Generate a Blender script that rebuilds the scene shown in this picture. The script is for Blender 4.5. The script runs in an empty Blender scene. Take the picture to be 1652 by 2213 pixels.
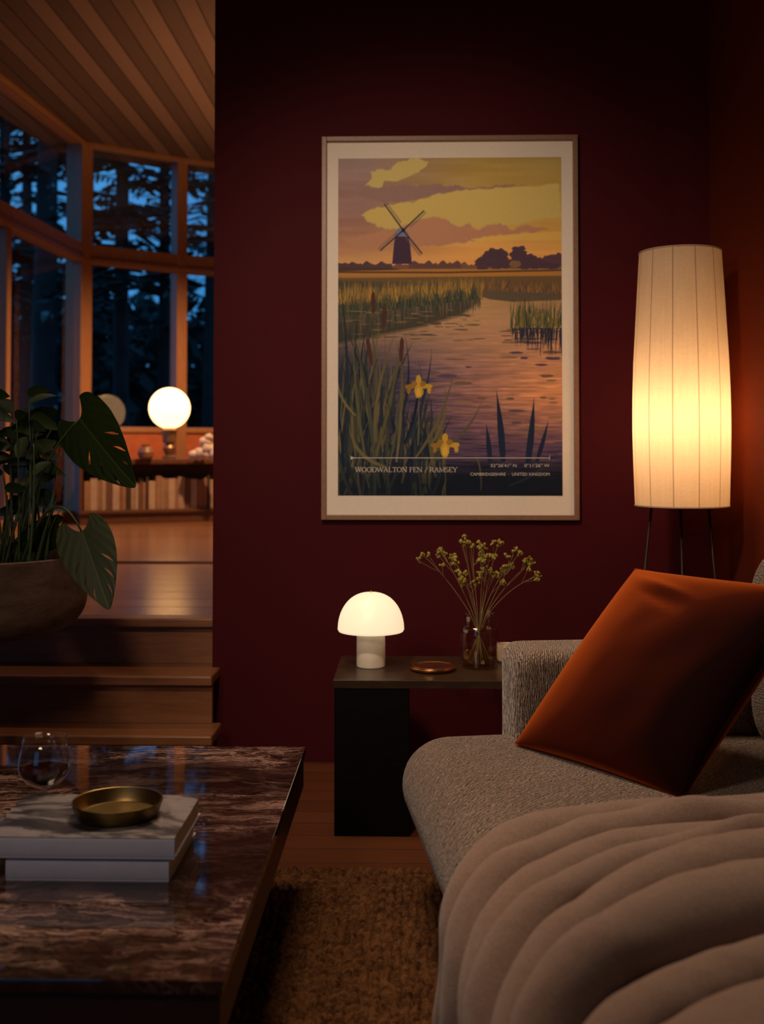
import bpy, bmesh, math, random
import numpy as np
from mathutils import Vector, Matrix, noise as mnoise
random.seed(7)
S = bpy.context.scene
COL = S.collection

# ------------------------------------------------------------------ camera
FPX = 2350.0                                   # focal length in pixels of a 1652x2213 frame
CAM = Vector((0, 0, 1.2))
YAW, PITCH = math.radians(1.536), math.radians(1.6)
VPX, VPY = 889.0, 971.0                        # where the depth axis of the room vanishes
fwd = Vector((-math.sin(YAW)*math.cos(PITCH), math.cos(YAW)*math.cos(PITCH), math.sin(PITCH)))
rgt = Vector((math.cos(YAW), math.sin(YAW), 0))
upv = rgt.cross(fwd)
_d = Vector((0, 1, 0))
CX = VPX - FPX*_d.dot(rgt)/_d.dot(fwd)
CY = VPY + FPX*_d.dot(upv)/_d.dot(fwd)
cd = bpy.data.cameras.new('camera'); cam = bpy.data.objects.new('camera', cd); COL.objects.link(cam)
cam.location = CAM
cam.matrix_world = Matrix.Translation(CAM) @ Matrix((rgt, upv, -fwd)).transposed().to_4x4()
cd.sensor_fit = 'AUTO'; cd.sensor_width = 36.0; cd.lens = FPX/2213*36.0
cd.shift_y = (CY-1106.5)/2213; cd.shift_x = (826-CX)/2213
cd.clip_start = .05; cd.clip_end = 200
cd.dof.use_dof = True; cd.dof.focus_distance = 3.05; cd.dof.aperture_fstop = 2.9
S.camera = cam

def ray(px, py):
    return fwd + rgt*((px-CX)/FPX) - upv*((py-CY)/FPX)
def WY(px, py, Y):
    r = ray(px, py); return CAM + r*(Y/r.y)
def WZ(px, py, z):
    r = ray(px, py); return CAM + r*((z-CAM.z)/r.z)

# ------------------------------------------------------------------ world, lights, exposure
S.view_settings.view_transform = 'Standard'; S.view_settings.look = 'None'
S.view_settings.exposure = 0.0; S.view_settings.gamma = 1.0
S.view_settings.use_curve_mapping = False
w = bpy.data.worlds.new('dusk'); S.world = w; w.use_nodes = True
nt = w.node_tree; nt.nodes.clear()
o_ = nt.nodes.new('ShaderNodeOutputWorld'); bg = nt.nodes.new('ShaderNodeBackground')
tc = nt.nodes.new('ShaderNodeTexCoord'); nz = nt.nodes.new('ShaderNodeTexNoise'); rp = nt.nodes.new('ShaderNodeValToRGB')
nz.inputs['Scale'].default_value = 3.0; nz.inputs['Detail'].default_value = 3
rp.color_ramp.elements[0].position = .3; rp.color_ramp.elements[0].color = (.013, .100, .28, 1)
rp.color_ramp.elements[1].position = .7; rp.color_ramp.elements[1].color = (.038, .195, .45, 1)
nt.links.new(tc.outputs['Generated'], nz.inputs['Vector']); nt.links.new(nz.outputs['Fac'], rp.inputs['Fac'])
nt.links.new(rp.outputs['Color'], bg.inputs['Color']); bg.inputs['Strength'].default_value = 1.6
nt.links.new(bg.outputs[0], o_.inputs[0])

def lamp(name, kind, loc, power, color, size=.1, aim=None, spread=None):
    l = bpy.data.lights.new(name, kind); l.energy = power; l.color = color
    if kind == 'AREA':
        l.shape = 'DISK'; l.size = size
        if spread: l.spread = math.radians(spread)
    else: l.shadow_soft_size = size
    o = bpy.data.objects.new(name, l); COL.objects.link(o); o.location = loc
    if aim: o.rotation_euler = (Vector(aim)-Vector(loc)).to_track_quat('-Z', 'Y').to_euler()
    return o
# unseen fill added outside the frame: spot on poster, area on wall and seating
pl_ = lamp('poster_fill_spot', 'SPOT', (-.55, 1.5, 2.9), 170.0, (1.0, .74, .53), .10, (.10, 4.2, 1.20)); pl_.data.spot_size = math.radians(62); pl_.data.spot_blend = 1.0
lamp('room_fill_area', 'AREA', (-.95, .95, 1.95), 5.5, (1.0, .72, .50), .5, (.15, 4.2, .45), 110)
# unseen key light added above the frame to rake the sofa folds
lamp('sofa_key_light', 'AREA', (-.45, 3.30, 2.95), 16.0, (1.0, .69, .46), .8, (.05, 2.0, .40), 100)
def spot(name, loc, power, color, aim, deg, blend=.6, size=.06):
    o = lamp(name, 'SPOT', loc, power, color, size, aim); o.data.spot_size = math.radians(deg); o.data.spot_blend = blend; return o
WARM = (1.0, .56, .27)
spot('upper_room_downlight', (-.9, 8.4, 3.9), 520.0, WARM, (-1.3, 8.9, .5), 115)
spot('upper_ceiling_fill', (.2, 8.0, 2.0), 210.0, WARM, (-.5, 8.2, 4.0), 112, .8)  # unseen spot added to light the upper room's ceiling
spot('stair_fill_spot', (-1.5, 5.0, 3.95), 60.0, WARM, (-1.6, 4.75, .5), 46)  # unseen spot added to warm the steps
BULB_POWER = 4.2

# ------------------------------------------------------------------ helpers
def finish(o, label=None, cat=None, group=None, kind=None):
    if label: o['label'] = label
    if cat: o['category'] = cat
    if group: o['group'] = group
    if kind: o['kind'] = kind
    return o
def empty(name, loc, label, cat, group=None, rz=0):
    o = bpy.data.objects.new(name, None); COL.objects.link(o); o.location = loc
    o.rotation_euler = (0, 0, rz); o.empty_display_size = .1
    bpy.context.view_layer.update()
    return finish(o, label, cat, group)
def link(name, me, mat=None, parent=None, smooth=True, loc=None):
    if mat is not None and not me.materials: me.materials.append(mat)
    if smooth and not me.get('flat'):
        me.polygons.foreach_set('use_smooth', [True]*len(me.polygons))
    o = bpy.data.objects.new(name, me); COL.objects.link(o)
    if loc is not None: o.location = loc
    if parent is not None:
        o.parent = parent
        if loc is None:      # mesh given in world coordinates
            o.matrix_parent_inverse = parent.matrix_world.inverted()
    return o
def pyd(name, v, f):
    me = bpy.data.meshes.new(name); me.from_pydata([tuple(p) for p in v], [], f); me.update(); return me
def bm_mesh(bm, name='m'):
    bmesh.ops.recalc_face_normals(bm, faces=bm.faces)
    me = bpy.data.meshes.new(name); bm.to_mesh(me); bm.free(); me['flat'] = 1; return me
def add_box(bm, lo, hi, bev=0.0, seg=2, M=None):
    r = bmesh.ops.create_cube(bm, size=1)
    vs = r['verts']
    for v in vs:
        v.co = Vector([(lo[i]+hi[i])/2 + v.co[i]*(hi[i]-lo[i]) for i in range(3)])
    if bev > 0:
        es = list({e for v in vs for e in v.link_edges})
        g = bmesh.ops.bevel(bm, geom=es, offset=bev, segments=seg, affect='EDGES', profile=.5)
        vs = list({v for f in g['faces'] for v in f.verts} | {v for v in vs if v.is_valid})
    if M is not None:
        for v in vs: v.co = M @ v.co
    return vs
def box(name, lo, hi, mat, parent=None, bev=0.0, M=None):
    bm = bmesh.new(); add_box(bm, lo, hi, bev, M=M); return link(name, bm_mesh(bm), mat, parent)
def lathe(prof, seg=64, closed=False, c=(0, 0, 0)):
    v, f = [], []
    if not closed:      # tight support loops keep sharp corners sharp under smooth shading
        q = [prof[0]]
        for i in range(1, len(prof)-1):
            a0, p, a1 = Vector(prof[i-1]), Vector(prof[i]), Vector(prof[i+1])
            d0, d1 = a0-p, a1-p
            if d0.length > .0012 and d1.length > .0012 and (-d0).angle(d1) > math.radians(28):
                k_ = min(.0006, d0.length*.2, d1.length*.2)
                q += [tuple(p+d0.normalized()*k_), tuple(p), tuple(p+d1.normalized()*k_)]
            else: q.append(prof[i])
        prof = q+[prof[-1]]
    n = len(prof)
    for k in range(seg):
        a = 2*math.pi*k/seg
        for r, z in prof: v.append((c[0]+r*math.cos(a), c[1]+r*math.sin(a), c[2]+z))
    for k in range(seg):
        k2 = (k+1) % seg
        for i in range(n-1 if not closed else n):
            j = (i+1) % n
            f.append((k*n+i, k2*n+i, k2*n+j, k*n+j))
    me = pyd('lathe', v, f)
    bm = bmesh.new(); bm.from_mesh(me); bmesh.ops.remove_doubles(bm, verts=bm.verts, dist=1e-5)
    bmesh.ops.recalc_face_normals(bm, faces=bm.faces); bm.to_mesh(me); bm.free()
    return me
def tube_data(pts, rad, seg=8, v=None, f=None):
    v = [] if v is None else v; f = [] if f is None else f
    pts = [Vector(p) for p in pts]; n = len(pts); b0 = len(v)
    ref = None
    for i, p in enumerate(pts):
        t = (pts[min(i+1, n-1)]-pts[max(i-1, 0)]).normalized()
        if ref is None:
            ref = t.orthogonal().normalized()
        ref = (ref - t*ref.dot(t)).normalized(); bn = t.cross(ref)
        r = rad[i] if hasattr(rad, '__len__') else rad
        for k in range(seg):
            a = 2*math.pi*k/seg; v.append(p+(ref*math.cos(a)+bn*math.sin(a))*r)
    for i in range(n-1):
        for k in range(seg):
            k2 = (k+1) % seg
            f.append((b0+i*seg+k, b0+i*seg+k2, b0+(i+1)*seg+k2, b0+(i+1)*seg+k))
    f.append(tuple(b0+k for k in range(seg))[::-1]); f.append(tuple(b0+(n-1)*seg+k for k in range(seg)))
    return v, f
def tube(pts, rad, seg=8):
    v, f = tube_data(pts, rad, seg); return pyd('tube', v, f)
def bez(a, b, c, n=12):
    a, b, c = Vector(a), Vector(b), Vector(c)
    return [a*(1-t)**2 + b*2*t*(1-t) + c*t*t for t in [i/n for i in range(n+1)]]
def softbox(half, rad, n=(24, 24, 12), fn=None):
    """closed box with ellipsoidal rounding; half and rad are (x, y, z)."""
    v, f, idx = [], [], {}
    H, R = Vector(half), Vector(rad)
    def add(p):
        key = tuple(round(c, 5) for c in p)
        if key not in idx: idx[key] = len(v); v.append(p)
        return idx[key]
    def dens(i, m, h, r):      # grid line i of m, denser near the rounded ends
        u = i/m*2-1
        return u*(1-.0)
    for ax in range(3):
        a1, a2 = (ax+1) % 3, (ax+2) % 3
        for sg in (-1, 1):
            g = []
            for i in range(n[a1]+1):
                row = []
                for j in range(n[a2]+1):
                    q = [0, 0, 0]; q[ax] = sg
                    q[a1] = math.sin((i/n[a1]*2-1)*math.pi/2*.86)/math.sin(math.pi/2*.86)
                    q[a2] = math.sin((j/n[a2]*2-1)*math.pi/2*.86)/math.sin(math.pi/2*.86)
                    p = Vector([q[k]*H[k] for k in range(3)])
                    core = Vector([max(-(H[k]-R[k]), min(H[k]-R[k], p[k])) for k in range(3)])
                    d = Vector([(p[k]-core[k])/R[k] for k in range(3)])
                    L = d.length
                    if L > 1e-6:
                        m = max(abs(c) for c in d)
                        d = d/L*m if m < 1 else d/L
                        p = Vector([core[k]+d[k]*R[k] for k in range(3)])
                    row.append(add(p))
                g.append(row)
            for i in range(n[a1]):
                for j in range(n[a2]):
                    q = (g[i][j], g[i+1][j], g[i+1][j+1], g[i][j+1])
                    if len(set(q)) == 4: f.append(q if sg > 0 else q[::-1])
    if fn: v = [fn(p) for p in v]
    return pyd('soft', v, f)

# ------------------------------------------------------------------ materials
class NB:
    def __init__(s, name):
        s.m = bpy.data.materials.new(name); s.m.use_nodes = True
        s.t = s.m.node_tree; s.t.nodes.clear()
        s.out = s.t.nodes.new('ShaderNodeOutputMaterial')
    def n(s, typ, props=None, **inp):
        nd = s.t.nodes.new('ShaderNode'+typ)
        for k, v in (props or {}).items(): setattr(nd, k, v)
        for k, v in inp.items():
            k = k.replace('_', ' ')
            key = int(k[1:]) if k[0] == 'i' and k[1:].isdigit() else k
            s.set(nd.inputs[key], v)
        return nd
    def set(s, sock, v):
        if isinstance(v, bpy.types.NodeSocket): s.t.links.new(v, sock)
        elif isinstance(v, bpy.types.Node): s.t.links.new(v.outputs[0], sock)
        else:
            if hasattr(v, '__len__') and len(v) == 3 and sock.type == 'RGBA': v = (*v, 1)
            sock.default_value = v
    def ramp(s, fac, stops, interp='LINEAR'):
        r = s.n('ValToRGB', Fac=fac); cr = r.color_ramp; cr.interpolation = interp
        while len(cr.elements) < len(stops): cr.elements.new(.5)
        for e, (p, c) in zip(cr.elements, stops):
            e.position = p; e.color = (*c, 1) if hasattr(c, '__len__') else (c, c, c, 1)
        return r.outputs[0]
    def mix(s, fac, a, b, mode='MIX'):
        x = s.n('Mix', {'data_type': 'RGBA', 'blend_type': mode})
        s.set(x.inputs[0], fac); s.set(x.inputs[6], a); s.set(x.inputs[7], b)
        return x.outputs[2]
    def math(s, op, a, b=0.0, c=0.0):
        x = s.n('Math', {'operation': op}); s.set(x.inputs[0], a); s.set(x.inputs[1], b); s.set(x.inputs[2], c)
        return x.outputs[0]
    def obj(s, scale=(1, 1, 1), rot=(0, 0, 0), world=False):
        src = s.n('NewGeometry').outputs['Position'] if world else s.n('TexCoord').outputs['Object']
        return s.n('Mapping', Vector=src, Scale=scale, Rotation=rot).outputs[0]
    def noise(s, vec, scale=5, detail=3, rough=.5, dist=0.0, col=False):
        x = s.n('TexNoise', Vector=vec, Scale=scale, Detail=detail, Roughness=rough, Distortion=dist)
        return x.outputs[1 if col else 0]
    def bump(s, h, strength=.3, dist=.01, nrm=None):
        b = s.n('Bump', Height=h, Strength=strength, Distance=dist)
        if nrm is not None: s.set(b.inputs['Normal'], nrm)
        return b.outputs[0]
    def pbr(s, color, rough=.5, normal=None, **kw):
        p = s.n('BsdfPrincipled')
        s.set(p.inputs['Base Color'], color); s.set(p.inputs['Roughness'], rough)
        if normal is not None: s.set(p.inputs['Normal'], normal)
        for k, v in kw.items(): s.set(p.inputs[k.replace('_', ' ')], v)
        s.t.links.new(p.outputs[0], s.out.inputs[0]); return s.m

def simple(name, color, rough=.5, bs=30, bstr=.15, var=.12, **kw):
    b = NB(name); v = b.obj()
    nz = b.noise(v, bs, 4)
    c = b.mix(b.ramp(b.noise(v, bs*.35, 3), [(.3, 0.0), (.7, 1.0)]), [x*(1-var) for x in color], [min(1, x*(1+var)) for x in color])
    return b.pbr(c, rough, b.bump(nz, bstr, .002), **kw)

# burgundy paint
b = NB('burgundy_paint'); v = b.obj(world=True)
c = b.mix(b.noise(v, 1.3, 4), (.056, .0062, .0098), (.070, .0080, .0122))
M_WALL = b.pbr(c, .62, b.bump(b.noise(v, 160, 2), .06, .001), Specular_IOR_Level=.06)
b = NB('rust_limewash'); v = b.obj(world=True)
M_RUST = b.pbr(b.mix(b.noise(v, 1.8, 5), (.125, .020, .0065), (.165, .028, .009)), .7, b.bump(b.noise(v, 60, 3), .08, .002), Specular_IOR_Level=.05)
# dark room paint / timber for unseen walls
M_DARKWALL = simple('dark_plaster', (.10, .045, .035), .8)
# plank woods
def planks(name, axis, width, cA, cB, groove, rough, grain=(1, 1, 1), seam_or_shadow=.03, gloss=.5):
    b = NB(name); p = b.n('NewGeometry').outputs['Position']
    sep = b.n('SeparateXYZ', Vector=p)
    a = sep.outputs[axis]; q = b.math('DIVIDE', a, width)
    idx = b.math('FLOOR', q); fr = b.math('SUBTRACT', q, idx)
    wn = b.n('TexWhiteNoise', {'noise_dimensions': '1D'}, W=idx).outputs['Value']
    mp = b.n('Mapping', Vector=p, Scale=grain).outputs[0]
    off = b.n('VectorMath', {'operation': 'ADD'}); b.set(off.inputs[0], mp)
    cx = b.n('CombineXYZ', X=b.math('MULTIPLY', wn, 37.0), Y=b.math('MULTIPLY', wn, 11.0)); b.set(off.inputs[1], cx.outputs[0])
    g = b.noise(off.outputs[0], 6, 6, .6, 1.2)
    col = b.mix(b.math('ADD', b.math('MULTIPLY', wn, .75), b.math('MULTIPLY', g, .35)), cA, cB)
    e = b.math('MINIMUM', fr, b.math('SUBTRACT', 1.0, fr))
    k = b.ramp(e, [(0.0, 0.0), (seam_or_shadow, 1.0)])
    col = b.mix(k, groove, col)
    nr = b.bump(b.math('ADD', b.math('MULTIPLY', k, .6), b.math('MULTIPLY', g, .1)), .5, .004)
    return b.pbr(col, b.math('ADD', rough, b.math('MULTIPLY', g, .12)), nr, Specular_IOR_Level=gloss)
M_FLOOR = planks('red_oak_floor', 1, .11, (.085, .026, .010), (.155, .050, .018), (.02, .007, .004), .30, (.9, 10, 10))
M_PLATFORM = planks('oak_platform_floor', 1, .24, (.20, .085, .036), (.32, .145, .062), (.04, .015, .008), .17, (.6, 6, 6), .02, .6)
M_CEIL = planks('cedar_ceiling', 0, .135, (.075, .042, .030), (.26, .150, .105), (.02, .008, .005), .55, (12, .7, 10), .07, .3)
def wood(name, cA, cB, rough=.45, grain=(20, 20, 1.2), scale=4, coat=0, spec=.5):
    b = NB(name); v = b.obj(grain)
    g = b.noise(v, scale, 6, .6, 1.5)
    c = b.mix(b.ramp(g, [(.3, 0.0), (.7, 1.0)]), cA, cB)
    return b.pbr(c, rough, b.bump(g, .25, .002), Coat_Weight=coat, Specular_IOR_Level=spec)
M_TRIM = wood('cedar_trim', (.26, .105, .042), (.38, .165, .070), .45)
M_STEP = wood('oak_step', (.20, .078, .030), (.30, .125, .050), .36, (1.2, 16, 16), 3)
M_WALNUT = wood('walnut_case', (.10, .036, .018), (.17, .065, .03), .4, (1.5, 14, 14))
M_TABLEBODY = wood('smoked_walnut', (.020, .009, .006), (.042, .017, .010), .35, (14, 1.2, 14), 4)
M_FRAME = wood('poster_frame_wood', (.20, .098, .058), (.28, .145, .088), .42, (14, 14, 14), 5)
M_BLACKWOOD = wood('black_stained_oak', (.0022, .0016, .0013), (.0045, .0033, .0026), .6, (2, 14, 14), 4, spec=.12)
M_TOPWOOD = wood('dark_stained_oak_top', (.024, .012, .006), (.052, .028, .014), .30, (1.5, 14, 14), 4)
M_TERRA = simple('terracotta_paint', (.42, .095, .030), .6, 40)
M_BLACK = simple('blackened_steel', (.035, .024, .018), .45, 60, .05, Metallic=.7)
M_PAPER = simple('poster_paper', (.80, .72, .62), .7, 200, .04, .02)

def glassmat(name, tint=(1, 1, 1), rough=.0, ior=1.45, boost=1.0):
    b = NB(name)
    fc = b.n('LayerWeight', Blend=.5).outputs['Facing']
    f0 = ((ior-1)/(ior+1))**2*boost
    fac = b.math('ADD', f0, b.math('MULTIPLY', b.math('POWER', fc, 5.0), 1-f0))
    tr = b.n('BsdfTransparent', Color=tint); gl = b.n('BsdfGlossy', Color=(1, 1, 1), Roughness=rough)
    mx = b.n('MixShader', Fac=fac); b.set(mx.inputs[1], tr); b.set(mx.inputs[2], gl)
    b.t.links.new(mx.outputs[0], b.out.inputs[0]); return b.m
M_PANE = glassmat('window_glass', (.96, .98, .98), 0.0, 1.5, 1.1)
M_GLASS = glassmat('clear_drinking_glass', (.97, .96, .95), 0.0, 1.45, 1.3)
M_VASE = glassmat('smoky_amber_glass', (.96, .93, .88), 0.0, 1.45, 1.6)

# marble
b = NB('brown_marble'); v = b.obj((1, 1.35, 1), world=True)
warp = b.noise(v, 2.2, 5, .6, 0, col=True)
wv = b.n('VectorMath', {'operation': 'MULTIPLY_ADD'}); b.set(wv.inputs[0], warp); b.set(wv.inputs[1], (.55, .28, 0)); b.set(wv.inputs[2], v)
st = b.n('Mapping', Vector=wv.outputs[0], Scale=(1.5, 4.2, 1), Rotation=(0, 0, .10)).outputs[0]
n1 = b.noise(st, 1.5, 10, .68, .7); n2 = b.noise(st, 4.5, 8, .7, 1.0); n3 = b.noise(st, 11, 6, .7, .5)
def vein_(n_, w1, w2, c_=.5, off=0):
    return b.ramp(b.math('ABSOLUTE', b.math('SUBTRACT', n_, c_)), [(0.0, 1.0), (w1, .5), (w2, 0.0)])
mask = b.ramp(b.noise(wv.outputs[0], 2.4, 4, .55, .3), [(.46, .08), (.62, 1.0)])
v1 = vein_(n1, .010, .030); v2 = vein_(n2, .010, .026, .53); v3 = vein_(n3, .012, .03)
patch = b.ramp(b.noise(st, .8, 7, .65, .6), [(.60, 0.0), (.68, 1.0)])
base = b.mix(b.ramp(b.noise(st, 1.3, 8, .7), [(.32, 0.0), (.7, 1.0)]), (.005, .0022, .0018), (.028, .012, .009))
vein = b.math('MINIMUM', b.math('MULTIPLY', b.math('ADD', v1, b.math('ADD', b.math('MULTIPLY', v2, .6), b.math('MULTIPLY', v3, .3))), mask), 1.0)
col = b.mix(b.math('MULTIPLY', patch, b.math('ADD', .25, b.math('MULTIPLY', n3, .5))), base, (.17, .10, .08))
col = b.mix(b.math('MULTIPLY', vein, .95), col, (.40, .25, .205))
M_MARBLE = b.pbr(col, .04, None, Specular_IOR_Level=.9)

# boucle upholstery
def boucle(name, dark, light, rot=(0, 0, 0), scale=34, squash=(1, 1, 1)):
    b = NB(name); v = b.obj(squash, rot)
    wp = b.noise(v, 26, 2, .5, 0, col=True)
    wv = b.n('VectorMath', {'operation': 'MULTIPLY_ADD'}); b.set(wv.inputs[0], wp); b.set(wv.inputs[1], (.022, .022, .022)); b.set(wv.inputs[2], v)
    wave = b.n('TexWave', {'wave_type': 'BANDS', 'bands_direction': 'X'}, Vector=wv.outputs[0], Scale=scale, Distortion=5.0, Detail=3, Detail_Scale=2.6).outputs[1]
    vo = b.n('TexVoronoi', Vector=wv.outputs[0], Scale=150).outputs['Distance']
    h = b.math('MULTIPLY', b.ramp(wave, [(.08, 0.0), (.55, 1.0)]), b.math('SUBTRACT', 1.15, b.math('MULTIPLY', vo, .9)))
    big = b.noise(v, 5, 3)
    c = b.mix(h, dark, light)
    c = b.mix(b.ramp(big, [(.35, 0.0), (.65, 1.0)]), c, b.mix(1.0, c, (.86, .84, .82), 'MULTIPLY'))
    return b.pbr(c, .95, b.bump(h, .9, .0035), Sheen_Weight=.25, Sheen_Roughness=.5, Specular_IOR_Level=.1)
M_BOUCLE = boucle('boucle_seat', (.055, .036, .026), (.42, .315, .240), (0, 0, .9), 34)
M_BOUCLE_ARM = boucle('boucle_arm', (.060, .042, .032), (.52, .40, .31), (0, 0, 0), 60, (1, 1, .5))
M_BOUCLE_BACK = boucle('boucle_back', (.060, .042, .032), (.40, .30, .235), (0, 1.57, 0), 46)

# rust velvet
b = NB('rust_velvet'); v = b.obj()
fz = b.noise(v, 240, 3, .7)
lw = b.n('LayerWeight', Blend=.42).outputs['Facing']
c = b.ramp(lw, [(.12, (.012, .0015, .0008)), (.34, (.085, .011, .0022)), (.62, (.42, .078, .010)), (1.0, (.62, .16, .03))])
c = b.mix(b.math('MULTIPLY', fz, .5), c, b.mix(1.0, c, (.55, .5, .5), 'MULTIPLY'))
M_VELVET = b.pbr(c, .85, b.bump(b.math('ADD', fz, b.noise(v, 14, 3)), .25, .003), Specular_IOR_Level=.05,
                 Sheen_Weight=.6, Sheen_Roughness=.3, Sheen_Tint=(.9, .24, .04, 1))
# throw
b = NB('taupe_wool'); v = b.obj(world=True)
f1 = b.noise(v, 420, 3, .7); f2 = b.noise(v, 60, 4, .6)
c = b.mix(f2, (.30, .182, .128), (.40, .258, .190))
c = b.mix(b.ramp(f1, [(.38, .62), (.62, 0.0)]), c, (.085, .045, .03))
M_THROW = b.pbr(c, .95, b.bump(b.math('ADD', f1, b.math('MULTIPLY', f2, .6)), .8, .003), Sheen_Weight=.35, Sheen_Roughness=.6, Specular_IOR_Level=.05)
# jute
b = NB('jute'); v = b.obj(world=True)
f1 = b.noise(b.n('Mapping', Vector=v, Scale=(1, 2.4, 1)).outputs[0], 260, 4, .7); f2 = b.noise(v, 42, 2, .6); f3 = b.noise(v, 3, 2)
c = b.mix(b.ramp(f2, [(.3, 0.0), (.7, 1.0)]), (.070, .027, .010), (.25, .118, .047))
c = b.mix(b.ramp(f1, [(.35, 0.0), (.6, 1.0)]), b.mix(1.0, c, (.45, .4, .36), 'MULTIPLY'), c)
M_JUTE = b.pbr(c, .9, b.bump(f1, .9, .003), Specular_IOR_Level=.1)

def emis(name, col, strength, base=(.9, .85, .75)):
    b = NB(name); p = b.n('BsdfPrincipled')
    b.set(p.inputs['Base Color'], base); b.set(p.inputs['Roughness'], .4)
    b.set(p.inputs['Emission Color'], col); b.set(p.inputs['Emission Strength'], strength)
    b.t.links.new(p.outputs[0], b.out.inputs[0]); return b.m

# ------------------------------------------------------------------ setting: lower room
WALL_Y = 4.2
XL = WY(461, 1000, WALL_Y).x            # left end of the burgundy wall
XR = WY(1538, 900, WALL_Y).x            # inner corner
CEIL_Z = 4.02
ZP = .54                                # platform level
finish(box('floor', (-4.2, -2.2, -.12), (2.9, 4.28, 0), M_FLOOR), kind='structure')
bm = bmesh.new(); add_box(bm, (XL, WALL_Y, -.02), (XR+.2, WALL_Y+.16, CEIL_Z+.02))
finish(link('wall_back', bm_mesh(bm), M_WALL, smooth=False), kind='structure')
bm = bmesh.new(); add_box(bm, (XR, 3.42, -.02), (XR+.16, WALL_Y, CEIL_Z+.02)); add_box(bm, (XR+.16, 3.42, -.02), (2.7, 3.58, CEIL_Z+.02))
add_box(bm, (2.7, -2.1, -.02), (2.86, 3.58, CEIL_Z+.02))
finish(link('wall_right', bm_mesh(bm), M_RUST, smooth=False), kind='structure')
box_ = [(-4.2, -2.2, -.02), (-4.04, 4.3, CEIL_Z+.02)]
bm = bmesh.new(); add_box(bm, (-4.2, -2.1, -.02), (-4.04, 5.0, CEIL_Z+.02))
finish(link('wall_left', bm_mesh(bm), M_DARKWALL, smooth=False), kind='structure')
# wall behind the camera with a wide glazed opening to the dusk
bm = bmesh.new()
for lo, hi in (((-4.2, -2.26, -.02), (-3.4, -2.1, CEIL_Z+.02)), ((-1.5, -2.26, -.02), (2.86, -2.1, CEIL_Z+.02)),
               ((-3.4, -2.26, 2.6), (-1.5, -2.1, CEIL_Z+.02)), ((-3.4, -2.26, -.02), (-1.5, -2.1, .3))):
    add_box(bm, lo, hi)
finish(link('wall_front', bm_mesh(bm), M_DARKWALL, smooth=False), kind='structure')

# ------------------------------------------------------------------ setting: steps and upper room
def step(name, y0, y1, z, xr, th=.035, nose=.03):
    bm = bmesh.new()
    add_box(bm, (-4.0, y0, z-th), (xr, y1, z), .006)
    add_box(bm, (-4.0, y0+nose, z-.18+.001), (xr-.004, y0+nose+.03, z-th+.001))
    return finish(link(name, bm_mesh(bm), M_STEP), kind='structure')
y1_, y2_, y3_ = WZ(200, 1590, .18).y, WZ(200, 1461, .36).y, WZ(200, 1336, .54).y
step('step', y1_, y2_+.05, .18, WZ(459, 1590, .18).x)
step('step', y2_, y3_+.05, .36, min(WZ(459, 1461, .36).x, 9))
step('step', y3_, y3_+.10, .54, XL-.004 if y3_ > WALL_Y else WZ(459, 1336, .54).x)
ymid = WZ(400, 1218, ZP).y
bm = bmesh.new(); add_box(bm, (-4.2, y3_+.101, ZP-.1), (2.7, ymid, ZP-.001)); 
finish(link('floor_upper', bm_mesh(bm), M_PLATFORM, smooth=False), kind='structure')
bm = bmesh.new(); add_box(bm, (-4.2, ymid+.012, ZP-.1), (2.7, 12.4, ZP+.012), .004)
add_box(bm, (-4.2, ymid-.0, ZP-.1), (2.7, ymid+.012, ZP-.02))
finish(link('floor_bay', bm_mesh(bm), M_PLATFORM, smooth=False), kind='structure')
# far right wall and pier closing the upper room
bm = bmesh.new(); add_box(bm, (2.7, 3.6, -.02), (2.86, 12.4, CEIL_Z+.02)); add_box(bm, (XR+.22, WALL_Y-.5, -.02), (2.7, WALL_Y-.4, CEIL_Z))
finish(link('wall_upper', bm_mesh(bm), M_DARKWALL, smooth=False), kind='structure')

# bay of windows: corner posts P0..P3
K = 1.12
def at(px, Y): return Vector((WY(px, 971, Y).x, Y, 0))
P0, P1, P2 = at(4, 8.25), at(168, 9.85), at(385, 10.45)
P3 = at(462, 10.62); dirn = (P3-P2).normalized(); P3 = P2 + dirn*1.25
Pm = P0 + (P0-P1)*1.0; Pm.x -= .05
Pmm = Vector((-4.04, 4.7, 0))
P4 = Vector((.6, P3.y+.35, 0)); P5 = Vector((2.7, P3.y+.5, 0))
ZT = 1.2 + 628/2350*10.45                      # underside of head beam
TR1 = 1.2 + (971-548)/2350*10.45; TR0 = 1.2 + (971-587)/2350*10.45
SILL = 1.2 + (971-924)/2350*10.4
def wallmat(a, b_):
    d = (b_-a); d.z = 0; L = d.length; d.normalize()
    n = Vector((-d.y, d.x, 0))          # outward = left of travel a->b
    return Matrix(((d.x, n.x, 0, a.x), (d.y, n.y, 0, a.y), (0, 0, 1, 0), (0, 0, 0, 1))), L
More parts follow.
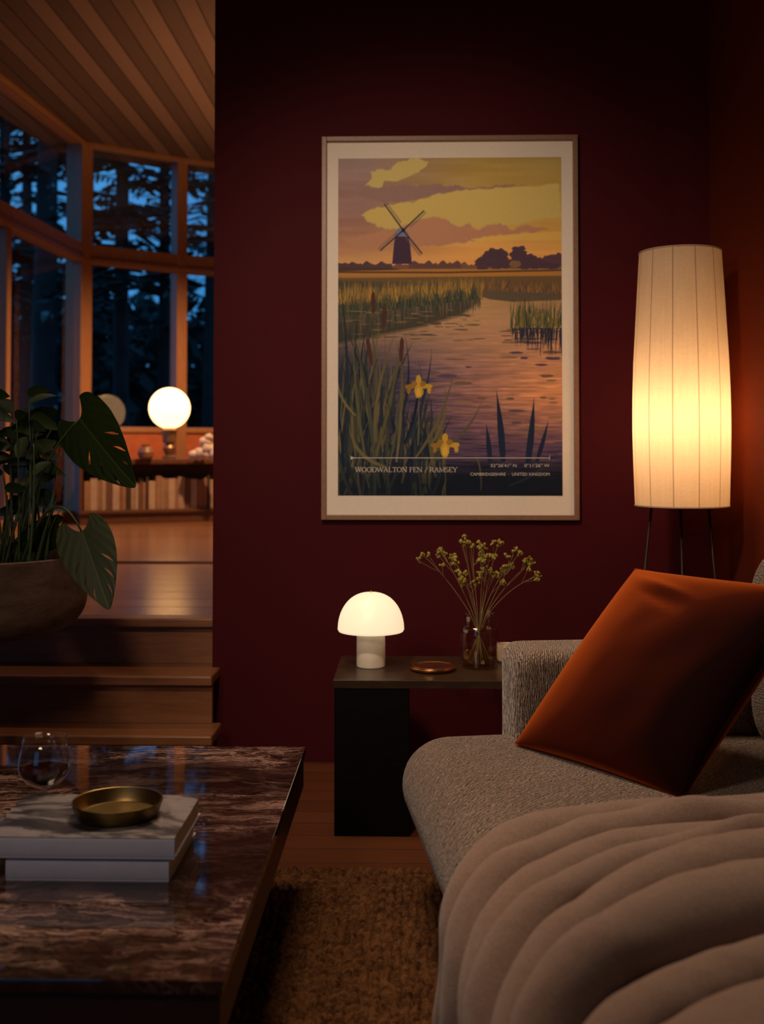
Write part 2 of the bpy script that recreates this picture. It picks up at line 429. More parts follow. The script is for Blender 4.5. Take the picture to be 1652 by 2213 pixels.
def window(k, a, b_, sill, side=1):
    M, L = wallmat(a, b_)
    zb = sill
    root = bpy.data.objects.new('window_%d' % k, None); COL.objects.link(root); root.location = (a+b_)/2; root['kind'] = 'structure'
    bpy.context.view_layer.update()
    bm = bmesh.new()
    add_box(bm, (0, -.05, ZT), (L, .09, CEIL_Z+.01), .004, M=M)
    add_box(bm, (0, -.075, CEIL_Z-.045), (L, -.045, CEIL_Z), .004, M=M)
    link('head_beam', bm_mesh(bm), M_TRIM, root)
    bm = bmesh.new()
    add_box(bm, (0, -.06, TR0+.045), (L, .06, TR1), .005, M=M); add_box(bm, (0, -.085, TR0), (L, .06, TR0+.042), .005, M=M)
    link('transom', bm_mesh(bm), M_TRIM, root)
    bm = bmesh.new(); add_box(bm, (0, -.06, zb-.05), (L, .06, zb), .004, M=M); link('bottom_rail', bm_mesh(bm), M_TRIM, root)
    for z0, z1 in ((zb, TR0), (TR1, ZT)):
        bm = bmesh.new()
        vs = [bm.verts.new(M @ Vector(p)) for p in ((.02, .02, z0), (L-.02, .02, z0), (L-.02, .02, z1), (.02, .02, z1))]
        bm.faces.new(vs)
        bm2 = bm; link('pane', bm_mesh(bm2), M_PANE, root, smooth=False)
    return root
window(1, Pm, P0, ZP+.12); window(2, P0, P1, ZP+.12); window(3, P1, P2, SILL); window(4, P2, P3, SILL)
window(5, Pmm, Pm, ZP+.12)
def post(k, p, hw, hd, a, z0=ZP, z1=None):
    bm = bmesh.new(); M = Matrix.Translation(p) @ Matrix.Rotation(a, 4, 'Z')
    add_box(bm, (-hw, -hd, z0), (hw, hd, z1 or ZT+.02), .008, M=M)
    finish(link('trim_%d' % k, bm_mesh(bm), M_TRIM), kind='structure')
post(1, P1, .07, .10, math.radians(62)); post(2, P2, .055, .075, math.radians(38))
post(3, P0, .035, .05, math.radians(82), z1=TR0+.01); post(4, P3, .06, .08, math.radians(20)); post(5, Pm, .06, .09, math.radians(84))
# timber ceiling with a short eave following the bay
bm = bmesh.new(); out = [Vector((3.0, -2.3, 0)), Vector((-4.3, -2.3, 0)), Vector((-4.5, 4.7, 0))]
for p in (Pm, P0, P1, P2, P3):
    dd = (p-Vector((-.3, 7.5, 0))).normalized(); out.append(p+dd*.42)
out += [P4+Vector((0, .3, 0)), Vector((3.0, P5.y+.3, 0))]
lo_ = [bm.verts.new((p.x, p.y, CEIL_Z)) for p in out]; hi_ = [bm.verts.new((p.x, p.y, CEIL_Z+.2)) for p in out]
bm.faces.new(lo_); bm.faces.new(hi_[::-1])
for i in range(len(out)): j = (i+1) % len(out); bm.faces.new((lo_[i], lo_[j], hi_[j], hi_[i]))
finish(link('ceiling', bm_mesh(bm), M_CEIL, smooth=False), kind='structure')
# low terracotta wall under the bay windows
bm = bmesh.new()
for a, b_ in ((P1, P2), (P2, P3)):
    M, L = wallmat(a, b_); add_box(bm, (0, -.04, ZP-.05), (L, .06, SILL-.04), M=M)
finish(link('wall_bay', bm_mesh(bm), M_TERRA, smooth=False), kind='structure')
bm = bmesh.new()
for a, b_ in ((P3, P4), (P4, P5)):
    M, L = wallmat(a, b_); add_box(bm, (0, -.04, ZP-.05), (L, .1, CEIL_Z+.01), M=M)
finish(link('wall_far', bm_mesh(bm), M_DARKWALL, smooth=False), kind='structure')
bm = bmesh.new()
for a, b_ in ((Pmm, Pm), (Pm, P0), (P0, P1)):
    M, L = wallmat(a, b_); add_box(bm, (0, -.05, ZP-.05), (L, .07, ZP+.08), M=M)
finish(link('baseboard_bay', bm_mesh(bm), M_TRIM, smooth=False), kind='structure')

# ------------------------------------------------------------------ outside
M_BARK = simple('bark', (.030, .024, .020), .9, 12, .6, .4)
M_NEEDLE = simple('needles', (.016, .034, .026), .8, 6, .1, .4)
M_SOIL = simple('forest_floor', (.02, .02, .014), .95, 3, .3)
finish(box('ground', (-40, -30, -.6), (30, 60, -.45), M_SOIL), kind='structure')
def conifer(x, y, h, r, label, low, n, seed, lean=0.0, reach=2.2):
    n = int(n*.5)
    rnd = random.Random(seed)
    root = empty('conifer_tree', (x, y, -.45), label, 'tree', 'conifers outside the bay windows')
    pts = [(x+lean*t+.05*math.sin(t*5+seed), y+.04*math.cos(t*4), -.5+h*t) for t in [i/14 for i in range(15)]]
    link('trunk', tube(pts, [r*(1-.75*i/14) for i in range(15)], 10), M_BARK, root)
    v, f = [], []
    for _ in range(n):
        z = rnd.uniform(low, h*.95); t = z/h; a = rnd.uniform(0, 2*math.pi)
        L = reach*(1.15-t)*rnd.uniform(.55, 1.1)
        dr = Vector((math.cos(a), math.sin(a), 0)); sd = Vector((-dr.y, dr.x, 0))
        o = Vector((x+lean*t, y, z))
        m = int(7+L*5)
        b0 = len(v)
        for i in range(m):
            u = (i+1)/m
            c = o + dr*L*u + Vector((0, 0, -.35*L*u*u + .12*L*u))
            for sgn in (-1, 1):
                ln = .34*(1.15-u)*rnd.uniform(.7, 1.3)+.08; wd = .05
                d2 = (dr*.6+sd*sgn+Vector((0, 0, rnd.uniform(-.55, .05)))).normalized()
                p = c; e = c+d2*ln; q = dr*wd + Vector((0, 0, rnd.uniform(-.04, .04)))
                k = len(v); v += [p-q, p+q, e+q*.5, e-q*.5]; f.append((k, k+1, k+2, k+3))
    link('foliage', pyd('fol', v, f), M_NEEDLE, root, smooth=False)
def atx(px, Y): return WY(px, 971, Y).x
conifer(atx(262, 15), 15, 13, .13, 'tall conifer with a straight bare trunk seen in the middle window pane', 3.4, 120, 3, .1, 2.0)
conifer(atx(92, 14), 14, 13, .19, 'thick dark trunked conifer seen through the left window pane', 4.3, 90, 5, 0, 1.7)
conifer(atx(10, 16), 16, 13, .12, 'conifer at the left edge of the left window pane', 3.4, 110, 8, 0, 1.8)
conifer(atx(455, 18), 18, 15, .13, 'conifer whose branches cross the right hand window pane', 4.2, 110, 11, 0, 2.1)
conifer(atx(345, 20), 20, 15, .14, 'slender conifer behind the post between the middle and right panes', 3.2, 150, 13, .1, 2.3)
conifer(atx(185, 19), 19, 16, .15, 'conifer standing behind the thick window post', 3.2, 150, 17, 0, 2.3)
conifer(atx(50, 22), 22, 16, .15, 'far conifer glimpsed between the trunks in the left pane', 3.2, 150, 19, 0, 2.4)
# undergrowth nobody could count
rnd = random.Random(4); v, f = [], []
for _ in range(42000):
    x = rnd.uniform(-16, 12); y = rnd.uniform(24, 33)
    zmax = 4.9+.9*math.sin(x*1.3)+.6*math.sin(x*3.1+y)
    if x > .5: zmax += 4.5
    z = rnd.uniform(-.4, max(1.0, zmax)); s_ = rnd.uniform(.12, .34)
    a = Vector([rnd.gauss(0, 1) for _ in range(3)]).normalized()*s_; c_ = Vector([rnd.gauss(0, 1) for _ in range(3)]).normalized()*s_*.6
    o = Vector((x, y, z)); k = len(v); v += [o-a, o-c_, o+a, o+c_]; f.append((k, k+1, k+2, k+3))
finish(link('undergrowth', pyd('ug', v, f), M_NEEDLE, smooth=False), 'dark tangled undergrowth below the trees outside the bay windows', 'bushes', kind='stuff')

# ------------------------------------------------------------------ framed poster
MAT_Y = [0, 360, 729]; MAT_C = [(150, 124, 100), (182, 151, 122), (170, 140, 113)]
def srgb(c): c = np.asarray(c, float)/255; return np.where(c <= .04045, c/12.92, ((c+.055)/1.055)**2.4)
X0, Y0, PW, PH = 731, 343, 485, 729
img = np.zeros((PH, PW, 3)); yy, xx = np.mgrid[0:PH, 0:PW]; xx = xx+X0+.5; yy = yy+Y0+.5
rs = np.random.RandomState(3)
def smooth_noise(sx, sy, seed):
    r = np.random.RandomState(seed); gh, gw = int(PH/sy)+3, int(PW/sx)+3
    g = r.rand(gh, gw); fy = np.arange(PH)/sy; fx = np.arange(PW)/sx
    iy, ix = fy.astype(int), fx.astype(int); ty = (fy-iy); tx = (fx-ix); ty = (ty*ty*(3-2*ty))[:, None]; tx = (tx*tx*(3-2*tx))[None]
    a = g[iy][:, ix]; b1 = g[iy][:, ix+1]; c1 = g[iy+1][:, ix]; d1 = g[iy+1][:, ix+1]
    return (a*(1-tx)+b1*tx)*(1-ty)+(c1*(1-tx)+d1*tx)*ty
def put(mask, col):
    m = np.clip(mask, 0, 1)[..., None]; img[:] = img*(1-m)+np.asarray(col, float)*m
def grad(stops, t):
    ps = [s[0] for s in stops]; return np.stack([np.interp(t, ps, [s[1][k] for s in stops]) for k in range(3)], -1)
def poly(pts, col, soft=.8):
    pts = np.array(pts, float); x0, x1 = pts[:, 0].min()-3, pts[:, 0].max()+3; y0, y1 = pts[:, 1].min()-3, pts[:, 1].max()+3
    i0, i1 = max(0, int(y0-Y0)), min(PH, int(y1-Y0)+1); j0, j1 = max(0, int(x0-X0)), min(PW, int(x1-X0)+1)
    if i0 >= i1 or j0 >= j1: return
    X, Y = xx[i0:i1, j0:j1], yy[i0:i1, j0:j1]
    ins = np.zeros(X.shape, bool); dm = np.full(X.shape, 1e9)
    n = len(pts)
    for k in range(n):
        ax, ay = pts[k]; bx, by = pts[(k+1) % n]
        c = ((ay > Y) != (by > Y)) & (X < (bx-ax)*(Y-ay)/((by-ay) if by != ay else 1e-9)+ax); ins ^= c
        L = (bx-ax)**2+(by-ay)**2+1e-9; t = np.clip(((X-ax)*(bx-ax)+(Y-ay)*(by-ay))/L, 0, 1)
        dm = np.minimum(dm, (X-ax-t*(bx-ax))**2+(Y-ay-t*(by-ay))**2)
    d = np.sqrt(dm)*np.where(ins, 1, -1); m = np.clip(d/soft+.5, 0, 1)[..., None]
    cc = np.asarray(col, float); img[i0:i1, j0:j1] = img[i0:i1, j0:j1]*(1-m)+cc*m
def rough(pts, amp=3.0, step=5.0, seed=1):
    out = []; n = len(pts)
    for i in range(n):
        a, b_ = np.array(pts[i], float), np.array(pts[(i+1) % n], float); L = np.linalg.norm(b_-a); m = max(1, int(L/step)); d = (b_-a)/(L+1e-9); nn = np.array([-d[1], d[0]])
        for j in range(m):
            p = a+(b_-a)*j/m
            v_ = mnoise.noise(Vector((p[0]*.045, p[1]*.09, seed)))*1.0+mnoise.noise(Vector((p[0]*.13, p[1]*.2, seed+5)))*.7+mnoise.noise(Vector((p[0]*.35, p[1]*.4, seed+9)))*.3
            out.append(p+nn*v_*amp*1.6)
    return out
def blade(x0, y0, x1, y1, bend, wd, col, n=9, tip=.15):
    p0, p2 = np.array([x0, y0], float), np.array([x1, y1], float); d = p2-p0; nn = np.array([-d[1], d[0]])
    p1 = (p0+p2)/2+nn*bend
    t = np.linspace(0, 1, n)[:, None]; c = p0*(1-t)**2+2*p1*t*(1-t)+p2*t*t
    g = np.gradient(c, axis=0); g /= np.linalg.norm(g, axis=1)[:, None]+1e-9; nr = np.stack([-g[:, 1], g[:, 0]], 1)
    ww = wd*.5*np.clip(1-t**2.2, tip*.3, 1)*(.55+.9*t*(1-t)*1.6)
    poly(np.vstack([c+nr*ww, (c-nr*ww)[::-1]]), col, .9)
def blob(cx, cy, rx, ry, col, wob=.12, seed=0):
    r = np.random.RandomState(seed); a = np.linspace(0, 2*np.pi, 40, endpoint=False)
    k = 1+wob*np.interp(a, np.linspace(0, 2*np.pi, 17), np.append(r.randn(16), 0))
    poly(np.stack([cx+rx*k*np.cos(a), cy+ry*k*np.sin(a)], 1), col)
# sky
t = (yy-Y0)/240; u = (xx-X0)/PW
L_ = grad([(0, (112, 84, 72)), (.5, (114, 76, 62)), (.8, (136, 88, 60)), (1, (170, 112, 58))], t)
R_ = grad([(0, (124, 92, 42)), (.5, (146, 106, 48)), (.8, (170, 112, 52)), (1, (182, 112, 50))], t)
k = np.clip((u-.12)/.5, 0, 1)[..., None]; img[:] = L_*(1-k)+R_*k
img += ((smooth_noise(90, 9, 1)-.5)*9)[..., None]
cream = (146, 116, 62)
poly(rough([(790, 402), (806, 388), (801, 372), (826, 366), (842, 371), (862, 352), (885, 345), (905, 343), (925, 352), (926, 362), (900, 376), (884, 386), (860, 392), (835, 396), (820, 408)], 3.2), cream, 3)
poly(rough([(826, 408), (880, 402), (960, 402), (1030, 407), (1140, 404), (1060, 413), (1000, 414), (950, 424), (900, 434), (850, 440), (800, 434), (760, 420), (790, 412)], 3.2), (108, 76, 62), 3)
poly(rough([(781, 466), (800, 452), (840, 446), (900, 436), (960, 420), (1040, 412), (1210, 402), (1215, 470), (1100, 492), (1010, 498), (960, 484), (930, 474), (900, 480), (860, 498), (815, 492), (795, 480)], 3.2), (150, 117, 58), 4)
poly(rough([(860, 500), (905, 482), (940, 470), (970, 478), (990, 494), (1015, 488), (1035, 500), (1050, 492), (1080, 486), (1110, 498), (1140, 490), (1190, 500), (1160, 506), (1060, 514), (1010, 528), (900, 536), (800, 530), (760, 534), (735, 520), (800, 506)], 3.2), (138, 88, 60), 4)
poly([(1020, 520), (1100, 511), (1215, 504), (1215, 524), (1120, 524), (1040, 528)], (166, 118, 52), 3)
# far trees
put((yy > 583).astype(float), (120, 74, 34))
a = np.arange(X0-2, X0+PW+4, 3.0)
def treeline(x0, x1, base, h0, amp, col, seed):
    r = np.random.RandomState(seed); xs = np.arange(x0, x1, 4.0); hh = h0+amp*np.abs(np.sin(xs*.11+seed)+.5*np.sin(xs*.29+seed*2))+r.rand(len(xs))*2
    poly(np.vstack([np.stack([xs, base-hh], 1), [[x1, base], [x0, base]]]), col, 1.2)
treeline(728, 1222, 584, 6, 5, (92, 58, 44), 1)
treeline(728, 850, 583, 8, 5, (64, 42, 40), 2); treeline(885, 1000, 583, 8, 6, (76, 48, 42), 3)
for cx, cy, rx, ry, s_ in ((1072, 562, 30, 24, 1), (1122, 558, 18, 22, 2), (1045, 572, 16, 12, 3), (1150, 570, 26, 13, 4), (1197, 566, 24, 14, 5), (1105, 574, 70, 9, 6), (1160, 577, 60, 7, 8)):
    for q_ in range(26):
        a_ = rs.uniform(0, 6.28); k_ = rs.uniform(.2, .92)
        blob(cx+rx*k_*math.cos(a_), cy+ry*k_*math.sin(a_), rs.uniform(5, 9), rs.uniform(4, 7), (62, 40, 42) if s_ != 5 else (70, 42, 44), .12, s_*40+q_)
    blob(cx, cy, rx*.9, ry*.85, (60, 38, 41) if s_ != 5 else (70, 42, 44), .07, s_)
blob(1115, 575, 13, 8, (96, 66, 40), .08, 9)
# windmill
poly([(849, 573), (853, 530), (856, 511), (884, 511), (888, 532), (892, 573)], (52, 32, 40))
poly([(853, 513), (856, 503), (864, 495), (874, 495), (882, 503), (886, 514)], (88, 82, 88))
for (x, y) in ((832, 443), (918, 458), (823, 544), (914, 551)):
    d = np.array([x-873, y-500.0]); d /= np.linalg.norm(d); nn = np.array([-d[1], d[0]])
    e = np.array([x, y], float); c0 = np.array([873, 500.0])
    poly([c0+nn*1.6, e+nn*1.4, e-nn*1.4, c0-nn*1.6], (42, 30, 34))
    s1 = c0+d*16; sg = 1
    for off in (4.5, 7.5):
        q0, q1 = s1+nn*off*sg, e+nn*off*sg*.9; poly([q0+nn*.4, q1+nn*.4, q1-nn*.4, q0-nn*.4], (80, 58, 48), 1.2)
    for q in np.linspace(.25, 1, 10):
        m0 = c0+(e-c0)*q; poly([m0+d*.4, m0+nn*7*sg+d*.4, m0+nn*7*sg-d*.4, m0-d*.4], (84, 62, 50), 1.2)
blob(873, 500, 4, 4, (30, 22, 28))
# field and water
put((yy > 586)*(yy < 600), (138, 84, 34)); poly([(728, 588), (960, 590), (1220, 586), (1220, 590), (960, 594), (728, 592)], (70, 44, 30))
poly([(728, 580), (850, 582), (870, 586), (728, 588)], (60, 40, 30))
tw = (yy-600)/470
W1 = grad([(0, (120, 82, 40)), (.08, (150, 110, 62)), (.2, (152, 106, 66)), (.33, (118, 82, 66)), (.45, (86, 60, 66)), (.6, (74, 50, 60)), (.8, (48, 34, 48)), (1, (16, 18, 24))], tw)
W2 = grad([(0, (120, 82, 40)), (.2, (150, 104, 70)), (.4, (160, 100, 64)), (.55, (170, 102, 62)), (.68, (120, 74, 60)), (.8, (70, 46, 56)), (1, (16, 18, 24))], tw)
k = np.clip((xx-900)/260, 0, 1)[..., None]; wat = W1*(1-k)+W2*k
rip = smooth_noise(46, 3.2, 5)*.6+smooth_noise(20, 2.2, 6)*.4
wat = wat+((rip-.5)*np.clip((yy-680)/150, .2, 1)*70)[..., None]*np.array([1, .62, .35])
m = (yy > 600); img[m] = wat[m]
for i in range(46):     # lily pads and ripples
    y = rs.uniform(700, 960); x = rs.uniform(930, 1215); wd = rs.uniform(6, 22)
    blob(x, y, wd, rs.uniform(1.2, 3.4), [(92, 62, 40), (110, 76, 46), (70, 48, 56)][i % 3], .1, i)
# reed beds
def reeds(xa, xb, ytop, ybase, n, cols, h=(30, 60), wd=2.6, seed=1):
    r = np.random.RandomState(seed)
    for i in range(n):
        x = r.uniform(xa, xb); f_ = (x-xa)/(xb-xa+1e-6); yb = ybase(x) + r.uniform(-6, 4); hh = r.uniform(*h)
        blade(x, yb, x+r.uniform(-9, 9), yb-hh, r.uniform(-.08, .08), wd, cols[r.randint(len(cols))], 5)
gold = [(132, 88, 36), (110, 74, 32), (92, 68, 32), (146, 98, 42), (74, 62, 34)]
poly([(728, 603), (1215, 600), (1220, 640), (1130, 642), (1045, 634), (1000, 622), (728, 624)], (84, 58, 32), 3)
reeds(1000, 1217, 0, lambda x: 630+8*(x > 1100), 300, [(98, 66, 34), (76, 52, 34), (58, 40, 38), (120, 78, 36)], (12, 26), 1.8, 12)
poly([(1005, 632), (1100, 634), (1220, 638), (1220, 652), (1110, 656), (1060, 650)], (74, 56, 40), 3)
poly([(728, 610), (1030, 618), (1044, 646), (1000, 684), (900, 712), (728, 745)], (58, 47, 33), 9)
reeds(728, 1042, 0, lambda x: 660-14*(x-728)/314, 900, gold, (18, 46), 2.4, 2)
reeds(728, 1035, 0, lambda x: 690-34*(x-728)/314, 500, [(44, 46, 36), (58, 54, 36), (34, 36, 34), (84, 66, 34)], (16, 40), 2.6, 4)
for i in range(240):    # reflections of the left bed
    x = rs.uniform(728, 1040); yb = 694-40*(x-728)/314; hh = rs.uniform(10, 52)*(1.1-.6*(x-728)/314)
    blade(x, yb-6, x+rs.uniform(-3, 3), yb+hh, 0, 3.0, [(48, 44, 36), (66, 54, 38), (86, 64, 44)][i % 3], 4)
for i in range(90):
    x = rs.uniform(740, 1040); y = rs.uniform(672, 740); blob(x, y, rs.uniform(6, 18), .8, [(110, 80, 46), (50, 42, 40)][i % 2], .05, i)
reeds(1105, 1220, 0, lambda x: 712, 150, [(58, 60, 34), (90, 72, 34), (38, 40, 34), (110, 82, 38)], (20, 66), 3.2, 7)
for i in range(90):
    x = rs.uniform(1108, 1220); hh = rs.uniform(8, 40)+55*max(0, (x-1130)/90)*rs.rand()
    blade(x, 712, x+rs.uniform(-5, 5), 716+hh, 0, 3.2, [(34, 30, 36), (50, 42, 38), (30, 28, 40)][i % 3], 4)
for i in range(16): blob(rs.uniform(1090, 1215), rs.uniform(714, 742), rs.uniform(8, 20), 1.0, (46, 38, 38), .05, i)
# dark foreground
put(np.clip((yy-(900+.55*(xx-731)*.9))/150, 0, 1)*.9, (14, 17, 25))
put(np.clip((yy-990)/50, 0, 1)*.85, (11, 14, 20))
put(np.clip((1-(xx-728)/170), 0, 1)*np.clip((yy-720)/150, 0, 1)*.75, (20, 25, 28))
fc = [(38, 38, 31), (50, 46, 32), (28, 31, 32), (22, 26, 33), (70, 58, 36), (84, 66, 40), (17, 21, 30)]
rr = np.random.RandomState(21); put(np.clip((1-(xx-728)/230), 0, 1)*np.clip((yy-690)/120, 0, 1)*.6, (22, 26, 30))
for i in range(150):
    xb = rr.uniform(720, 960); hh = rr.uniform(90, 330)*(1.25-.9*(xb-720)/240); y = rr.uniform(960, 1090)
    blade(xb, y, xb+rr.uniform(-60, 95)*(hh/300), y-hh, rr.uniform(-.22, .22), rr.uniform(4, 10), fc[rr.randint(7)], 11)
for q in ((748, 1010, 735, 600, .05, 9, (30, 34, 34)), (812, 1060, 745, 660, .08, 10, (52, 50, 36)), (835, 1010, 755, 915, -.35, 10, (86, 68, 40)), (790, 985, 765, 700, -.05, 8, (70, 60, 38)),
          (930, 980, 1045, 862, .25, 8, (70, 56, 38)), (900, 990, 985, 792, .12, 8, (78, 62, 38)), (880, 960, 935, 755, .1, 8, (30, 34, 40)), (858, 1000, 870, 800, .03, 8, (84, 68, 40)),
          (770, 900, 733, 780, -.3, 7, (90, 74, 42)), (1040, 1060, 1020, 962, .15, 5, (74, 56, 40)), (1100, 1050, 1217, 962, .18, 7, (40, 36, 38)), (850, 980, 872, 850, 0, 6, (60, 56, 36))):
    blade(*q, 13)
for x0, y0, x1, y1 in ((808, 1000, 808, 640), (835, 1000, 832, 670), (862, 960, 868, 740), (800, 930, 796, 745)):
    blade(x0, y0, x1, y1, .01, 2.2, (70, 56, 36), 5, .9)
for cx, cy, h_, rot in ((808, 657, 26, 0), (832, 686, 26, .03), (869, 758, 28, .05), (800, 762, 32, -.18)):
    pts = [(cx+sx*4.6*math.sqrt(max(0, 1-abs(tt)**3.5))+rot*-tt*h_, cy+tt*h_) for sx, rng in ((1, np.linspace(-1, 1, 9)), (-1, np.linspace(1, -1, 9))) for tt in rng]
    poly(pts, (62, 34, 26))
for x0, y0, x1, y1, wd in ((1088, 1000, 1074, 846, 18), (1140, 1010, 1155, 862, 18), (1060, 1000, 1052, 918, 14), (1160, 1000, 1186, 910, 12)):
    blade(x0, y0, x1, y1, .02, wd, (22, 26, 38), 11)
def iris(cx, cy, s_):
    y1, y2 = (156, 108, 34), (118, 78, 26)
    for dx, dy, rx, ry in ((0, 8, 9, 15), (-17, 0, 11, 5), (17, -1, 12, 5), (-20, 7, 4, 8), (22, 6, 4, 8), (0, -12, 6, 12), (-9, -6, 6, 6), (9, -6, 6, 6)):
        blob(cx+dx*s_, cy+dy*s_, rx*s_, ry*s_, y1 if (dx+dy) % 2 == 0 else y2, .08, int(abs(dx)+cy))
    blob(cx, cy+12*s_, 5*s_, 9*s_, (172, 122, 40), .05, 3); blade(cx-1, cy+120*s_, cx, cy+18*s_, .02, 3, (88, 76, 40), 5, .9)
iris(906, 838, 1.05); iris(963, 964, 1.1)
put(np.clip((yy-1000)/40, 0, 1)*.45, (10, 13, 18))
img += (rs.rand(PH, PW)*5-2.5)[..., None]
lin = srgb(np.clip(img, 0, 255))
paper_seen = np.stack([np.interp(np.arange(PH), MAT_Y, [m_[k] for m_ in MAT_C]) for k in range(3)], -1)[:, None, :]
art = np.clip(lin/(srgb(paper_seen)/np.array([.80, .72, .62])), .002, .88)      # ink reflectance relative to the blank paper

a1, a2 = WY(697, 294, WALL_Y-.03), WY(1249, 291, WALL_Y-.03)
b1, b2 = WY(693, 1124, WALL_Y-.03), WY(1254, 1124, WALL_Y-.03)
fxl, fxr = (a1.x+b1.x)/2, (a2.x+b2.x)/2; fzt, fzb = (a1.z+a2.z)/2, (b1.z+b2.z)/2
FY = WALL_Y-.030
poster = empty('framed_poster', ((fxl+fxr)/2, WALL_Y-.015, fzb), 'large framed travel poster of a windmill beside a reedy river, hanging on the burgundy wall', 'framed poster')
ft = .0185
bm = bmesh.new()
for lo, hi in (((fxl, FY, fzb), (fxl+ft, WALL_Y-.001, fzt)), ((fxr-ft, FY, fzb), (fxr, WALL_Y-.001, fzt)),
               ((fxl+ft, FY, fzt-ft), (fxr-ft, WALL_Y-.001, fzt)), ((fxl+ft, FY, fzb), (fxr-ft, WALL_Y-.001, fzb+ft))):
    add_box(bm, lo, hi, .0015)
link('frame', bm_mesh(bm), M_FRAME, poster)
PYM = WALL_Y-.012
box('mat_board', (fxl+ft*.6, PYM, fzb+ft*.6), (fxr-ft*.6, WALL_Y-.004, fzt-ft*.6), M_PAPER, poster)
# print: fine vertex grid with painted colours
pa, pb = WY(731.5, 343, PYM), WY(1216.5, 1071.5, PYM)
pxl, pxr, pzt, pzb = pa.x, pb.x, pa.z, pb.z
gx = np.linspace(pxl, pxr, PW); gz = np.linspace(pzt, pzb, PH)
vv = np.zeros((PH, PW, 3), np.float32); vv[..., 0] = gx[None]; vv[..., 1] = PYM-.0012; vv[..., 2] = gz[:, None]
idx = np.arange(PH*PW).reshape(PH, PW)
q = np.stack([idx[1:, :-1], idx[1:, 1:], idx[:-1, 1:], idx[:-1, :-1]], -1).reshape(-1, 4)
me = bpy.data.meshes.new('print'); me.vertices.add(PH*PW); me.vertices.foreach_set('co', vv.ravel())
me.loops.add(q.size); me.loops.foreach_set('vertex_index', q.ravel().astype(np.int32))
me.polygons.add(len(q)); me.polygons.foreach_set('loop_start', np.arange(0, q.size, 4, dtype=np.int32))
me.update(calc_edges=True); me.validate()
ca = me.color_attributes.new('ink', 'FLOAT_COLOR', 'POINT')
rgba = np.ones((PH*PW, 4), np.float32); rgba[:, :3] = art.reshape(-1, 3); ca.data.foreach_set('color', rgba.ravel())
b = NB('poster_ink'); at_ = b.n('Attribute', {'attribute_name': 'ink'})
M_INK = b.pbr(at_.outputs['Color'], .75, b.bump(b.noise(b.obj(), 300, 2), .03, .0005), Specular_IOR_Level=.15)
link('print', me, M_INK, poster, smooth=False)
# lettering, drawn as strokes in poster pixels
M_LETTER = simple('pale_lettering_ink', (.62, .56, .50), .7, 100, .02, .02)
PXS = (pxr-pxl)/485
def PP(x, y, dz=.0022): return Vector((pxl+(x-731.5)*PXS, PYM-dz, pzt-(y-343)*PXS))
def stroke(V, F, x0, y0, x1, y1, wd, dz=.0022):
    d = Vector((x1-x0, y1-y0)); L = d.length or 1; n = Vector((-d.y, d.x))/L*wd/2; k = len(V)
    for p in ((x0+n.x, y0+n.y), (x1+n.x, y1+n.y), (x1-n.x, y1-n.y), (x0-n.x, y0-n.y)): V.append(PP(*p, dz))
    F.append((k, k+1, k+2, k+3))
TH, TN = .17, .07
def ell(cx, cy, rx, ry, a0=0, a1=360, thick=(TN, TH)):
    out = []; n = 20
    for i in range(n):
        A, B = math.radians(a0+(a1-a0)*i/n), math.radians(a0+(a1-a0)*(i+1)/n); m = (A+B)/2
        out.append((cx+rx*math.cos(A), cy+ry*math.sin(A), cx+rx*math.cos(B), cy+ry*math.sin(B), thick[0]+(thick[1]-thick[0])*abs(math.cos(m))**1.3))
    return out
def ser(x, y, w_=.16): return [(x-w_, y, x+w_, y, .055)]
